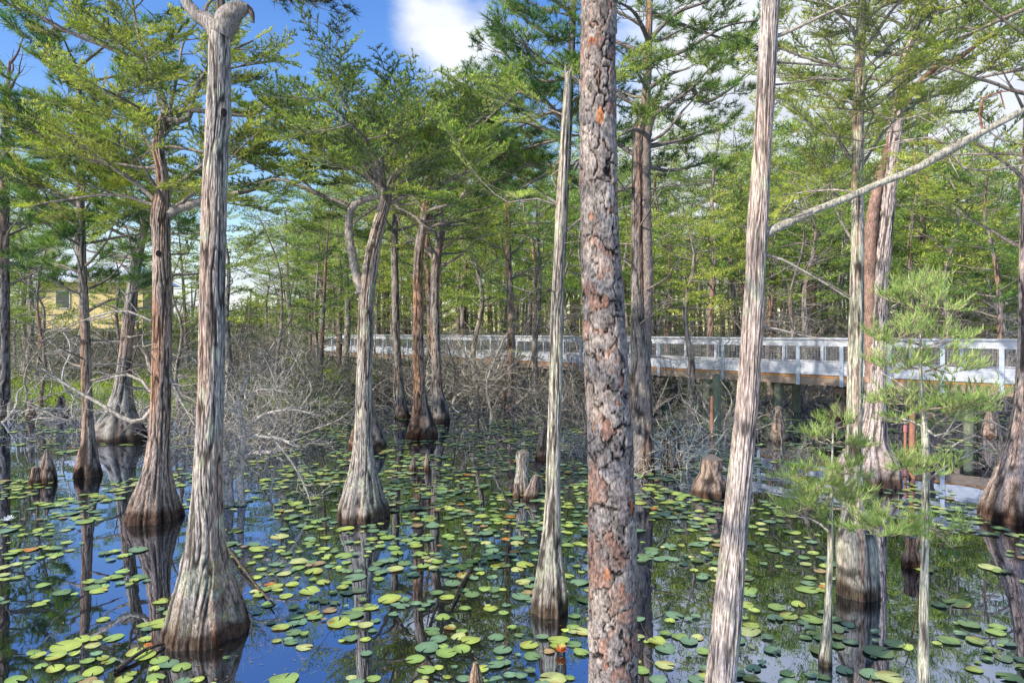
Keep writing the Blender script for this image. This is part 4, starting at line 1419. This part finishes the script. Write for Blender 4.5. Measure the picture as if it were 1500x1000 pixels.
def bgtree(kind, px, d, s=1.0, hz=1.0):
    x = (px - CX) / F * d
    tt = px / 1500
    top = np.interp(px, [0, 200, 440, 520, 740, 900, 960, 1150, 1300, 1500], [270, 330, 300, 190, 150, 150, 210, 190, 130, 210])
    hmax = (2.7 + (HY - top) / F * d) * R.uniform(.72, 1.06)
    if HGT[kind] * s * hz > hmax:
        k_ = hmax / (HGT[kind] * s * hz)
        hz *= k_ ** .5
        s *= k_ ** .5
    z = float(gz(np.array(x), np.array(d)))
    pr = R.choice(PR[kind])
    lb, nm, cat = LBL[kind]
    dep = 'nearer' if d < 40 else 'distant'
    instance(pr, nm, (x, d, max(z, -.1)), R.uniform(0, 6.28), (s, s, s * hz), dep + ' ' + lb + zone(px), cat, cat + 's ' + dep + ' ' + zone(px))
    used.append((x, d))


def free(x, y, m):
    return all((x - a0) ** 2 + (y - b0) ** 2 > m * m for a0, b0 in used)


# hand placed ones the photograph shows clearly
for kind, px, d, s, hz in [('pine', 468, 26, .80, .95), ('pine', 172, 30, .6, .9), ('young', 55, 30, 1.1, 1.), ('cypress', 330, 24, .85, 1.), ('cypress', 700, 26, .95, 1.), ('pine', 745, 24, .85, 1), ('cypress', 785, 27, 1., 1.),
                           ('pine', 965, 30, 1., 1.), ('cypress', 1010, 22, .9, 1.05), ('pine', 1043, 27, .9, 1.), ('pine', 1130, 29, 1., 1.1), ('cypress', 1180, 27, 1., 1.1), ('pine', 1335, 31, 1.05, 1.15), ('cypress', 1390, 29, 1.1, 1.1), ('pine', 1460, 27, 1., 1.2),
                           ('cypress', 505, 33, 1., 1.), ('cypress', 420, 34, 1., 1.), ('pine', 275, 36, 1., .9), ('cypress', 40, 33, .9, 1.), ('pine', 205, 38, .95, .9), ('cypress', 1100, 35, 1.3, 1.2), ('cypress', 1230, 34, 1.3, 1.2), ('cypress', 1440, 36, 1.4, 1.2),
                           ('bare', 380, 19, .75, 1.), ('bare', 60, 23, .8, 1.), ('bare', 860, 22, .8, 1.), ('bare', 1165, 24, .9, 1.), ('bare', 720, 21, .7, 1.), ('bare', 410, 22, .8, .9), ('bare', 262, 21, .7, 1), ('young', 1260, 30, 1.2, 1.1), ('young', 640, 36, 1.2, 1.)]:
    bgtree(kind, px, d, s, hz)
cnt = 0
while cnt < 205:
    px = R.uniform(-60, 1560)
    d = 28 + 46 * R.random() ** .8
    if px < 450 and R.random() < .82:
        continue
    x = (px - CX) / F * d
    if not free(x, d, 1.9):
        continue
    # keep off the boardwalk
    v = np.array([x, d]) - A0
    if abs(v[0] * -E[1] + v[1] * E[0]) < 2.6:
        continue
    if 50 < px < 260 and d < 58:
        continue
    k = R.random()
    kind = 'pine' if k < .34 else 'cypress' if k < .58 else 'young' if k < .70 else 'bare'
    s = R.uniform(.85, 1.3) * (1.0 if px > 430 else .78)
    bgtree(kind, px, d, s, R.uniform(.95, 1.15))
    cnt += 1

# far woodland mass
a = Acc()
w_ = Acc()
S = []
r = random.Random(5)
for k in range(9000):
    px = r.uniform(-500, 2000)
    d = r.uniform(74, 105)
    right = min(1, max(0, (px - 380) / 350))
    H = (4.6 + 11 * right) * (1 + .18 * math.sin(px * .021) + .12 * math.sin(px * .053 + 1))
    z = H * (r.random() ** .75)
    az = r.uniform(0, 6.28)
    S.append((np.array([(px - CX) / F * d, d, z]), np.array([math.cos(az), math.sin(az), r.uniform(-.1, .5)]), r.uniform(2.2, 4.0)))
place(a, None, 'lod', S, [(.20, .28, .09), (.28, .36, .11), (.10, .15, .06), (.33, .41, .13)], seed=8, stems=False)
for k in range(520):
    px = r.uniform(-450, 1950)
    d = r.uniform(66, 100)
    x = (px - CX) / F * d
    h = r.uniform(7, 14) if px > 420 else r.uniform(4, 8)
    tube(a, np.array([[x, d, 0], [x + r.gauss(0, .3), d, h * .5], [x + r.gauss(0, .6), d, h]]), [.18, .14, .06], 5, (.20, .18, .16))
tag(build('distant_woodland', a, M['leaf'], smooth=False), 'dense distant woodland closing the view behind everything', 'woodland', kind='stuff')


# ------------------------------------------------------------------ grey twiggy shrubs
def proto_shrub(seed, n, L, spread, fam, wood, leaves=None, elev=(.2, 1.2), scs=(.7, 1.2)):
    r = random.Random(seed)
    st, tw, lf, S = Acc(), Acc(), Acc(), []
    for k in range(n):
        az = r.uniform(0, 6.28)
        e = r.uniform(*elev)
        ln = r.uniform(*L)
        p0 = (r.gauss(0, .12), r.gauss(0, .12), -.2)
        Q = wander(p0, (math.cos(az) * spread, math.sin(az) * spread, e), ln, 9, r, .3, .02)
        tube(st, resample(Q, 20), np.linspace(r.uniform(.025, .05), .009, 20), 6, wood, .15)
        for q in range(int(ln * 4.5)):
            i = r.randint(2, 8)
            f = r.random()
            p = Q[i] * (1 - f) + Q[i + 1] * f
            S.append((p, np.array([r.gauss(0, 1), r.gauss(0, 1), r.gauss(.3, .6)]), r.uniform(*scs)))
    place(lf, tw, fam, S, leaves or [(.2, .27, .06)], wood, seed)
    out = [('stem', make_mesh('stem', st, M['branch'])), ('twigs', make_mesh('twigs', tw, M['branch'], smooth=False))]
    if lf.n:
        out.append(('leaves', make_mesh('leaves', lf, M['leaf'], smooth=False)))
    return out


GW = (.50, .47, .43)
DK = (.25, .225, .195)
SH = {'far': [proto_shrub(231, 10, (1.4, 2.6), .7, 'bare', DK), proto_shrub(232, 9, (1.2, 2.4), .9, 'bareleaf', (.22, .20, .16), [(.16, .24, .07), (.28, .35, .10), (.10, .16, .05)])],
      'bare': [proto_shrub(201, 9, (1.6, 2.8), 1.3, 'bare', GW), proto_shrub(202, 7, (1.4, 2.4), 1.6, 'bare', (.40, .37, .33)), proto_shrub(203, 11, (1.2, 2.2), 1.0, 'bare', (.36, .33, .30))],
      'leafy': [proto_shrub(211, 8, (1.4, 2.4), 1.1, 'bareleaf', (.38, .35, .31)), proto_shrub(212, 8, (1.3, 2.2), 1.3, 'bareleaf', (.35, .32, .28), [(.12, .17, .05), (.26, .32, .08)])],
      'lichen': [proto_shrub(221, 6, (1.6, 2.4), 1.8, 'bare', (.72, .70, .58), scs=(.8, 1.3))]}
SL = {'far': 'dark tangled shrub ', 'bare': 'bare grey shrub ', 'leafy': 'sparsely leaved green shrub ', 'lichen': 'crooked pale lichened shrub '}


def shrub(kind, px, d, s):
    x = (px - CX) / F * d
    z = max(-.05, float(gz(np.array(x), np.array(d))))
    where = 'in water ' if z < 0 else 'on land '
    instance(R.choice(SH[kind]), 'twiggy_shrub', (x, d, z), R.uniform(0, 6.28), (s, s, s * R.uniform(.85, 1.1)), SL[kind] + where + zone(px).replace('behind', 'near'), 'shrub', SL[kind] + where + zone(px))


for kind, px, d, s in [('bare', 20, 21, 1.4), ('bare', 150, 21, 1.4), ('bare', 215, 19, 1.3), ('bare', 265, 17, 1.1), ('leafy', 40, 23, 1.3), ('leafy', 100, 30, 1.5), ('leafy', 145, 33, 1.7), ('far', 190, 29, 1.6), ('leafy', 230, 31, 1.7), ('far', 60, 30, 1.5), ('leafy', 15, 28, 1.5), ('leafy', 120, 42, 2.), ('leafy', 175, 43, 2.), ('leafy', 90, 44, 2.),
                       ('bare', 385, 15.5, 1.1), ('leafy', 430, 18, 1.3), ('leafy', 360, 16.5, 1.), ('bare', 370, 19, 1.2), ('leafy', 465, 20, 1.3), ('leafy', 410, 20, 1.3), ('far', 500, 23, 1.3), ('far', 340, 23, 1.3), ('bare', 480, 26, 1.3),
                       ('far', 560, 27, 1.3), ('leafy', 600, 29, 1.4), ('lichen', 672, 25, 1.5), ('far', 690, 26.5, 1.4), ('far', 640, 27.5, 1.2), ('leafy', 730, 24, 1.2), ('far', 760, 26, 1.4), ('leafy', 800, 22, 1.2), ('far', 850, 19, 1.1), ('bare', 845, 15, .8),
                       ('lichen', 985, 13.6, 1.05), ('lichen', 1015, 14.2, .8), ('far', 950, 17, .9), ('lichen', 940, 13.0, .6), ('leafy', 1060, 17.5, 1.), ('leafy', 1050, 19, 1.),
                       ('leafy', 1145, 14.5, .5), ('bare', 1475, 13.5, .45), ('far', 1100, 25.5, 1.3), ('far', 900, 18, 1.1)]:
    shrub(kind, px, d, s)
cnt = 0
while cnt < 62:
    px = R.uniform(-30, 1530)
    d = R.uniform(23.5, 42)
    x = (px - CX) / F * d
    v = np.array([x, d]) - A0
    if abs(v[0] * -E[1] + v[1] * E[0]) < 3.0 or px < 330:
        continue
    shrub('far' if R.random() < .6 else 'leafy', px, d, R.uniform(1.2, 1.9) * (1.2 if px > 850 else 1))
    cnt += 1

# thick crooked limbs of the drowned shrub left of the bell-based cypress
a = Acc()
tw = Acc()
d = 10.6
o = W(338, 742, d)
sh = thing('dead_tree', (o[0], o[1], 0), 'crooked grey dead tree with arching limbs just right of the large grey cypress', 'dead tree')
S = []
rr = random.Random(9)
for pts, w0, w1 in [([(338, 745), (335, 700), (345, 680), (365, 665), (398, 662)], 14, 6), ([(332, 745), (330, 690), (338, 655), (362, 640), (400, 640), (440, 655)], 12, 4), ([(355, 750), (352, 700), (356, 640), (350, 590), (365, 550)], 12, 4),
                    ([(350, 650), (380, 610), (430, 600), (470, 610)], 6, 2), ([(345, 600), (380, 570), (420, 575)], 5, 2), ([(400, 640), (430, 680), (450, 720), (470, 790)], 4, 1.5), ([(340, 660), (300, 640, -.4), (270, 650, -.6)], 5, 2), ([(356, 620), (330, 580), (340, 540)], 5, 2)]:
    P = np.array([W(q[0], q[1], d + (q[2] if len(q) > 2 else 0)) for q in pts])
    dress(a, [], P, rr, w0 / 2 / F * d, w1 / 2 / F * d, start=.3, gap=.09, l2=(.2, .6), fol=0, wood=GW, sides=8)
    Pr = resample(P, 22)
    for q in Pr[6:]:
        for _ in range(1):
            S.append((q, np.array([rr.gauss(0, 1), rr.gauss(0, 1), rr.gauss(.2, .6)]), rr.uniform(.4, .8)))
place(None, tw, 'bare', S, [(.2, .2, .1)], GW, 3)
build('limbs', a, M['branch'], sh, (o[0], o[1], 0))
build('twigs', tw, M['branch'], sh, (o[0], o[1], 0), smooth=False)

# ------------------------------------------------------------------ lily pads
PADC = [((.46, .56, .12), 'bright yellow-green'), ((.32, .46, .12), 'fresh green'), ((.20, .33, .18), 'dull blue-green'), ((.56, .60, .22), 'pale yellowish'), ((.62, .26, .05), 'orange'), ((.42, .30, .14), 'browning'), ((.19, .30, .12), 'dark green')]
PADW = [.24, .24, .22, .12, .012, .022, .14]


def pad_geo(seed, rad=1.0, rings=(.0, .35, .7, .93, 1.0), n=26):
    r = random.Random(seed)
    cut = r.uniform(.10, .32)
    th = np.linspace(cut, 2 * math.pi - cut * .5, n)
    wav = [r.uniform(0, 6) for _ in range(3)]
    V, Cc = [], []
    for q in rings:
        k = 1 + .035 * np.sin(3 * th + wav[0]) + .02 * np.sin(7 * th + wav[1]) + .10 * np.cos(th) * 0
        z = q ** 2 * ((.03 + .05 * (seed == 3)) * np.sin(2 * th + wav[2]) + .012 * np.sin(5 * th)) + (.22 * np.clip(q * np.cos(th - 2) - .6, 0, 1) if seed == 4 else 0)
        V.append(np.stack([q * k * np.cos(th) * 1.08, q * k * np.sin(th), z], 1))
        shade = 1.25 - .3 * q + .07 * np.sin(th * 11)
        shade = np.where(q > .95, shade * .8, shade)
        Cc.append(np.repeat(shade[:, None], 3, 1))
    V = np.concatenate(V) * rad
    Cc = np.concatenate(Cc)
    i = np.arange(len(rings) - 1)[:, None] * n
    j = np.arange(n - 1)[None]
    Q = np.stack([i + j, i + n + j, i + n + j + 1, i + j + 1], -1).reshape(-1, 4)
    return V, Q, Cc


GEO = [pad_geo(s) for s in range(5)]
GEOL = [pad_geo(s, rings=(0., 1.), n=14) for s in range(5)]
pads = []
grid = {}


def occupied(x, y, r_):
    gx, gy = int(x / .3), int(y / .3)
    for ii in (-1, 0, 1):
        for jj in (-1, 0, 1):
            for (a0, b0, c0) in grid.get((gx + ii, gy + jj), ()):
                if (x - a0) ** 2 + (y - b0) ** 2 < ((r_ + c0) * .66) ** 2:
                    return True
    return False


R = random.Random(321)
TR = [(W(px, 485, dist(py))[0], dist(py), w / 2 / F * dist(py)) for px, py, w in [(299, 925, 132), (225, 758, 84), (129, 697, 40), (531, 757, 80), (619, 639, 50), (645, 617, 32), (806, 895, 56), (938, 690, 44), (1257, 870, 62), (1272, 705, 94), (1484, 758, 96), (1209, 972, 21), (764, 722, 26), (1039, 724, 52), (538, 657, 56)]]
TR += [(W(899, 485, 4.3)[0], 4.3, .16), (W(1046, 485, 4.5)[0], 4.5, .14)]
tries = 0
while tries < 42000 and len(pads) < 5200:
    tries += 1
    y = math.sqrt(R.uniform(4.2 ** 2, 23.5 ** 2))
    x = R.uniform(-.82, .86) * y
    px = CX + x / y * F
    py = HY + CH / y * F
    den = vnoise(np.array(x * .6 + 40), np.array(y * .5), 1000, 3) * .45 + vnoise(np.array(x * 2.1 + 90), np.array(y * 1.8), 1000, 4) * .55
    thr = .475
    if px < 420 and py < 730:
        thr = .58
    if px < 250 and py < 700:
        thr = .64
    if 440 < px < 700 and py < 700:
        thr = .52
    if px > 420 and py > 680:
        thr = .40
    if py > 860:
        thr += .05
    if 560 < px < 760 and 840 < py < 900:
        thr += .10
    if px > 1120 and py < 800:
        thr = .60
    if px > 1100 and py > 800:
        thr = .50
    if py < 615:
        thr = .62
    if float(den) < thr + R.gauss(0, .04):
        continue
    rad = R.choice([R.uniform(.025, .05), R.uniform(.04, .072), R.uniform(.052, .085), R.uniform(.05, .115)])
    if occupied(x, y, rad):
        continue
    if any((x - a0) ** 2 + (y - b0) ** 2 < (c0 + rad * .6) ** 2 for a0, b0, c0 in TR):
        continue
    grid.setdefault((int(x / .3), int(y / .3)), []).append((x, y, rad))
    blue = .5 if (px > 480 and px < 1300) else .0
    wts = list(PADW)
    wts[2] += blue * .5
    wts[6] += blue * .12
    if px < 480:
        wts[0] += .25
        wts[3] += .08
    ci = R.choices(range(7), wts)[0]
    pads.append((x, y, rad, ci))
pads.sort(key=lambda p: -(p[2] / p[1]) * (1 if abs(p[0] / p[1]) < .77 and p[1] > 5.1 else .01))
mesh_pad = {}
for c in range(7):
    for s_ in range(5):
        V, Q, Cc = GEO[s_]
        a = Acc()
        cc = Cc * np.array(PADC[c][0])
        if c in (0, 3):      # some edges turn yellow or orange
            cc = np.where((V[:, 1:2] > .55) & (s_ % 2 == 0), cc * .5 + np.array((.5, .28, .06)) * .5, cc)
        if c == 4:
            cc = np.where(V[:, 0:1] > .2, cc * .4 + np.array((.5, .42, .08)) * .6, cc)
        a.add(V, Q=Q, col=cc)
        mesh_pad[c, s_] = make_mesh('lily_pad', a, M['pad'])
LM = [(299, 925, 'the large grey cypress'), (225, 758, 'the reddish cypress'), (531, 757, 'the bell-based cypress'), (806, 895, 'the slender pale cypress'), (899, 1000, 'the plated pine'), (1056, 960, 'the leaning pale cypress'), (1257, 870, 'the lichen-spotted cypress'), (1209, 972, 'the shorter sapling'), (1352, 1000, 'the taller sapling'), (1484, 758, 'the massive right-hand cypress'),
      (60, 930, 'the bottom left corner'), (60, 760, 'the left edge'), (650, 960, 'the bottom edge left of centre'), (1470, 960, 'the bottom right corner')]
sizes = lambda r_: 'small' if r_ < .062 else 'medium' if r_ < .088 else 'large'
for k, (x, y, rad, ci) in enumerate(pads[:300]):
    o = link('lily_pad', mesh_pad[ci, R.randrange(5)])
    o.location = (x, y, .006 + .010 * R.random())
    o.rotation_euler = (R.gauss(0, .025), R.gauss(0, .025), R.uniform(0, 6.28))
    o.scale = (rad, rad * R.uniform(.9, 1.05), rad)
    px, py = CX + x / y * F, HY + CH / y * F
    near = min(LM, key=lambda l: (l[0] - px) ** 2 + (l[1] - py) ** 2)
    side = 'left of ' if px < near[0] - 15 else 'right of ' if px > near[0] + 15 else 'in front of '
    if 'corner' in near[2] or 'edge' in near[2]:
        side = 'near '
    lab = sizes(rad) + ' ' + PADC[ci][1] + ' lily pad floating ' + side + near[2]
    tag(o, lab, 'lily pad', lab.replace('lily pad', 'lily pads'))
a = Acc()
for (x, y, rad, ci) in pads[300:]:
    V, Q, Cc = (GEOL if y > 9 else GEO)[R.randrange(5)]
    rz = R.uniform(0, 6.28)
    c_, s_ = math.cos(rz), math.sin(rz)
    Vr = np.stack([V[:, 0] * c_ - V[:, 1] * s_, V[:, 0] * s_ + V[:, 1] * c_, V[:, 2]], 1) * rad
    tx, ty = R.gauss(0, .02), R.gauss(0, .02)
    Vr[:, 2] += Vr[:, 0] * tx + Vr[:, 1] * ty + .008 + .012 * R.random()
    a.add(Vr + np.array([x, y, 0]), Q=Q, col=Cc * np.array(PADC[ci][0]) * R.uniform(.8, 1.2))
tag(build('lily_pads', a, M['pad']), 'small lily pads covering the middle and far pond', 'lily pads', kind='stuff')


# floating needles and leaf bits
r = np.random.default_rng(44)
n = 9000
y = np.sqrt(r.uniform(4.2 ** 2, 17 ** 2, n))
x = r.uniform(-.82, .86, n) * y
kp = vnoise(x * .9 + 7, y * .8, 1000, 9) + r.normal(0, .08, n) > .58
x, y = x[kp], y[kp]
root = np.stack([x, y, np.full(len(x), .004) + r.uniform(0, .002, len(x))], 1)
az = r.uniform(0, 6.28, len(x))
ln = r.uniform(.012, .07, len(x))
e1 = np.stack([np.cos(az), np.sin(az), np.zeros(len(x))], 1)
e2 = np.stack([-np.sin(az), np.cos(az), np.zeros(len(x))], 1)
wd_ = np.where(ln < .03, ln * .35, .0035)
tr = np.stack([root + e2 * wd_[:, None], root - e2 * wd_[:, None], root + e1 * ln[:, None]], 1)
a = Acc()
a.tris(tr, np.asarray([(.35, .22, .10), (.45, .33, .16), (.22, .15, .08), (.30, .30, .12)])[r.integers(0, 4, len(x))])
tag(build('floating_litter', a, M['branch'], smooth=False), 'brown needles and leaf bits floating between the lily pads', 'litter', kind='stuff')
# sunken branches
for k, (pts, lb) in enumerate([([(335, 805), (355, 835), (375, 858), (402, 892)], 'dark fallen branch lying in the water right of the large grey cypress'), ([(690, 835), (672, 868), (660, 895)], 'thin dark twig lying in the water left of the slender pale cypress'), ([(170, 985), (210, 960), (255, 940)], 'pale stick in the water at the foot of the large grey cypress')]):
    P = np.array([np.r_[W(q[0], q[1], dist(q[1]))[:2], .012 + .03 * (i % 2)] for i, q in enumerate(pts)])
    P = resample(P, 16)
    a = Acc()
    tube(a, P, np.linspace(.022, .008, 16), 6, (.10, .08, .06), .2)
    dress(a, [], P, random.Random(k), .012, .004, start=.2, gap=.2, l2=(.08, .25), fol=0, sides=4, wood=(.10, .08, .06), flat=.02)
    tag(build('fallen_branch', a, M['branch'], None, tuple(P[0])), lb, 'branch')


# flowers
def flower(px, py, size, cols, label):
    d = dist(py)
    p = W(px, py, d)
    o = thing('water_lily_flower', (p[0], p[1], .01), label, 'flower')
    r = random.Random(int(px))
    for ringi, (n, el, ln) in enumerate(((9, .25, 1.), (7, .75, .85), (5, 1.15, .7))):
        for k in range(n):
            a = Acc()
            az = 2 * math.pi * (k + ringi * .5) / n
            u = np.array([math.cos(az) * math.cos(el), math.sin(az) * math.cos(el), math.sin(el)])
            sd = np.array([-math.sin(az), math.cos(az), 0])
            L_ = size * ln
            V = [np.zeros(3), u * L_ * .5 + sd * L_ * .18, u * L_ * .5 - sd * L_ * .18, u * L_ + np.array([0, 0, .15 * L_]), u * L_ * .5 - np.array([0, 0, .06 * L_])]
            a.add(np.array(V) + [0, 0, .02], T=[(0, 2, 4), (0, 4, 1), (4, 2, 3), (4, 3, 1)], col=cols[ringi])
            build('petal', a, M['petal'], o, (0, 0, 0))


flower(12, 765, .10, [(.85, .85, .82)] * 3, 'open white water lily flower at the left edge of the pond')
flower(822, 958, .07, [(.6, .15, .03), (.75, .30, .08), (.8, .45, .15)], 'orange-red water lily bud right of the slender pale cypress base')

# hanging pine bough at the top, left of centre, on its own tree outside the frame top
t = Tree('pine_tree', 'slim pine hidden behind the large grey cypress, its dark bough hanging in at the top', 'pine tree',
         [(303, 785, 18), (306, 640, 14), (311, 480, 13), (315, 300, 12), (318, 170, 12), (322, 60, 12), (325, -60, 11), (325, -160, 9), (325, -300, 5)], dist(785), 91, sides=28, dz=.1, red=.3, grey=(.3, .27, .25))
for pts in ([(325, -100), (380, -40), (430, -5), (475, 14)], [(325, -100), (390, -30, .2), (440, 15, .3), (470, 34, .3)], [(325, -150), (400, -60, .1), (450, -20), (490, 4)], [(325, -90), (360, -30, -.2), (400, 0, -.3)]):
    t.limb(pts, 5, 1, start=.55, gap=.16, l2=(.2, .45), gap2=.12, sc=(.6, .9))
t.done('pine', [(.05, .09, .05), (.07, .12, .06)])

# the tree beside the viewer that dapples the leaning cypress and the pine
t = Tree('cypress_tree', 'open-crowned cypress beside the viewpoint, shading the leaning pale cypress', 'cypress tree',
         [(-140, 3000, 70), (-140, 485, 60), (-120, -1500, 50), (-100, -3500, 20)], 1.0, 92, sides=20, dz=.2)
t.root.location = t.o
C.objects.unlink(t.root)
bpy.data.objects.remove(t.root)
t.root = thing('cypress_tree', (-3.9, -.9, 0), 'open-crowned cypress beside the viewpoint, shading the leaning pale cypress', 'cypress tree')
t.o = np.array([-3.9, -.9, 0.])
t.tr, t.br, t.lf, t.S = Acc(), Acc(), Acc(), []
t.P = trunk(t.tr, np.array([[-3.9, -.9, -.5, .4], [-3.9, -.9, 0, .34], [-3.9, -.9, 1.2, .15], [-3.8, -.8, 5, .12], [-3.7, -.8, 8.6, .04]]), 28, .08, 92)
t.auto(14, 4.6, 8.2, (1.6, 3.0), (0, 30), 60, start=.35, gap=.4, l2=(.4, 1.), gap2=.3)
t.done('cymid', G_CY)

# ------------------------------------------------------------------ light, sky, camera
SUN = norm(np.array([-.78, -.62, .72]))
el = math.asin(SUN[2])
sun = bpy.data.lights.new('sun', 'SUN')
sun.energy = 5.0
sun.angle = math.radians(.55)
sun.color = (1, .95, .86)
so = bpy.data.objects.new('sun', sun)
C.objects.link(so)
from mathutils import Vector
so.rotation_euler = Vector(SUN).to_track_quat('Z', 'Y').to_euler()
so.location = (0, 0, 30)

wd = bpy.data.worlds.new('World')
bpy.context.scene.world = wd
wd.use_nodes = True
nt = wd.node_tree
for n in list(nt.nodes):
    nt.nodes.remove(n)
out = nt.nodes.new('ShaderNodeOutputWorld')
sky = N(nt, 'ShaderNodeTexSky', sky_type='NISHITA', sun_disc=False)
sky.sun_elevation = el
sky.sun_rotation = math.atan2(SUN[0], SUN[1])
sky.air_density = 1.3
sky.dust_density = .6
sky.ozone_density = 2.5
tc = N(nt, 'ShaderNodeTexCoord')
hs_ = N(nt, 'ShaderNodeHueSaturation')
hs_.inputs['Saturation'].default_value = 1.34
hs_.inputs['Hue'].default_value = .518
hs_.inputs['Value'].default_value = 1.75
nt.links.new(sky.outputs[0], hs_.inputs['Color'])
nrm = N(nt, 'ShaderNodeVectorMath', operation='NORMALIZE')
nt.links.new(tc.outputs['Generated'], nrm.inputs[0])
mp = N(nt, 'ShaderNodeMapping')
mp.inputs['Scale'].default_value = (1, 1, 1.7)
nt.links.new(nrm.outputs[0], mp.inputs['Vector'])
nz = N(nt, 'ShaderNodeTexNoise', Scale=5.0, Detail=9.0, Roughness=.58)
nt.links.new(mp.outputs[0], nz.inputs['Vector'])


def mth(op, a_, b_=None, clamp=False):
    m = N(nt, 'ShaderNodeMath', operation=op)
    m.use_clamp = clamp
    for i_, v_ in ((0, a_), (1, b_)):
        if v_ is None:
            continue
        if isinstance(v_, (int, float)):
            m.inputs[i_].default_value = v_
        else:
            nt.links.new(v_, m.inputs[i_])
    return m.outputs[0]


total = None
for (px, py, rad, amp) in [(680, 70, .13, .78), (620, 25, .07, .45), (1230, 150, .42, 1.25), (1500, 60, .4, 1.1), (1000, 270, .20, .8), (80, 400, .20, .65), (300, 440, .25, .7), (560, 400, .22, .7), (-20, 30, .15, .2), (60, 210, .1, .15), (1250, -300, .35, .9)]:
    D = norm(np.array([(px - CX) / F, 1, (HY - py) / F]))
    dp = N(nt, 'ShaderNodeVectorMath', operation='DISTANCE')
    nt.links.new(nrm.outputs[0], dp.inputs[0])
    dp.inputs[1].default_value = tuple(D)
    v_ = mth('MULTIPLY', mth('SUBTRACT', 1.0, mth('DIVIDE', dp.outputs['Value'], rad), True), amp)
    total = v_ if total is None else mth('ADD', total, v_)
cl = mth('ADD', total, mth('MULTIPLY', mth('SUBTRACT', nz.outputs[0], .5), 1.7))
clm = N(nt, 'ShaderNodeMapRange', interpolation_type='SMOOTHSTEP')
clm.inputs['From Min'].default_value = .26
clm.inputs['From Max'].default_value = .95
nt.links.new(cl, clm.inputs['Value'])
cm = N(nt, 'ShaderNodeMix', data_type='RGBA')
ccol = N(nt, 'ShaderNodeTexNoise', Scale=7.0, Detail=5.0)
nt.links.new(mp.outputs[0], ccol.inputs['Vector'])
cr = ramp(nt, ccol.outputs[0], [(.35, (5.4, 5.9, 6.9)), (.65, (8.2, 8.5, 9.0))])
nt.links.new(clm.outputs[0], cm.inputs[0])
nt.links.new(hs_.outputs[0], cm.inputs[6])
nt.links.new(cr, cm.inputs[7])
bg = N(nt, 'ShaderNodeBackground', Strength=.132)
nt.links.new(cm.outputs[2], bg.inputs[0])
nt.links.new(bg.outputs[0], out.inputs[0])

cam = bpy.data.cameras.new('camera')
cam.sensor_width = 36
cam.lens = 24
cam.shift_y = -.01
cam.clip_end = 3000
cam.clip_start = .05
co = bpy.data.objects.new('camera', cam)
C.objects.link(co)
co.location = (0, 0, CH)
co.rotation_euler = (math.pi / 2, 0, 0)
sc = bpy.context.scene
sc.camera = co
sc.view_settings.view_transform = 'Standard'
sc.view_settings.look = 'None'
sc.view_settings.exposure = 0
sc.cycles.max_bounces = 6
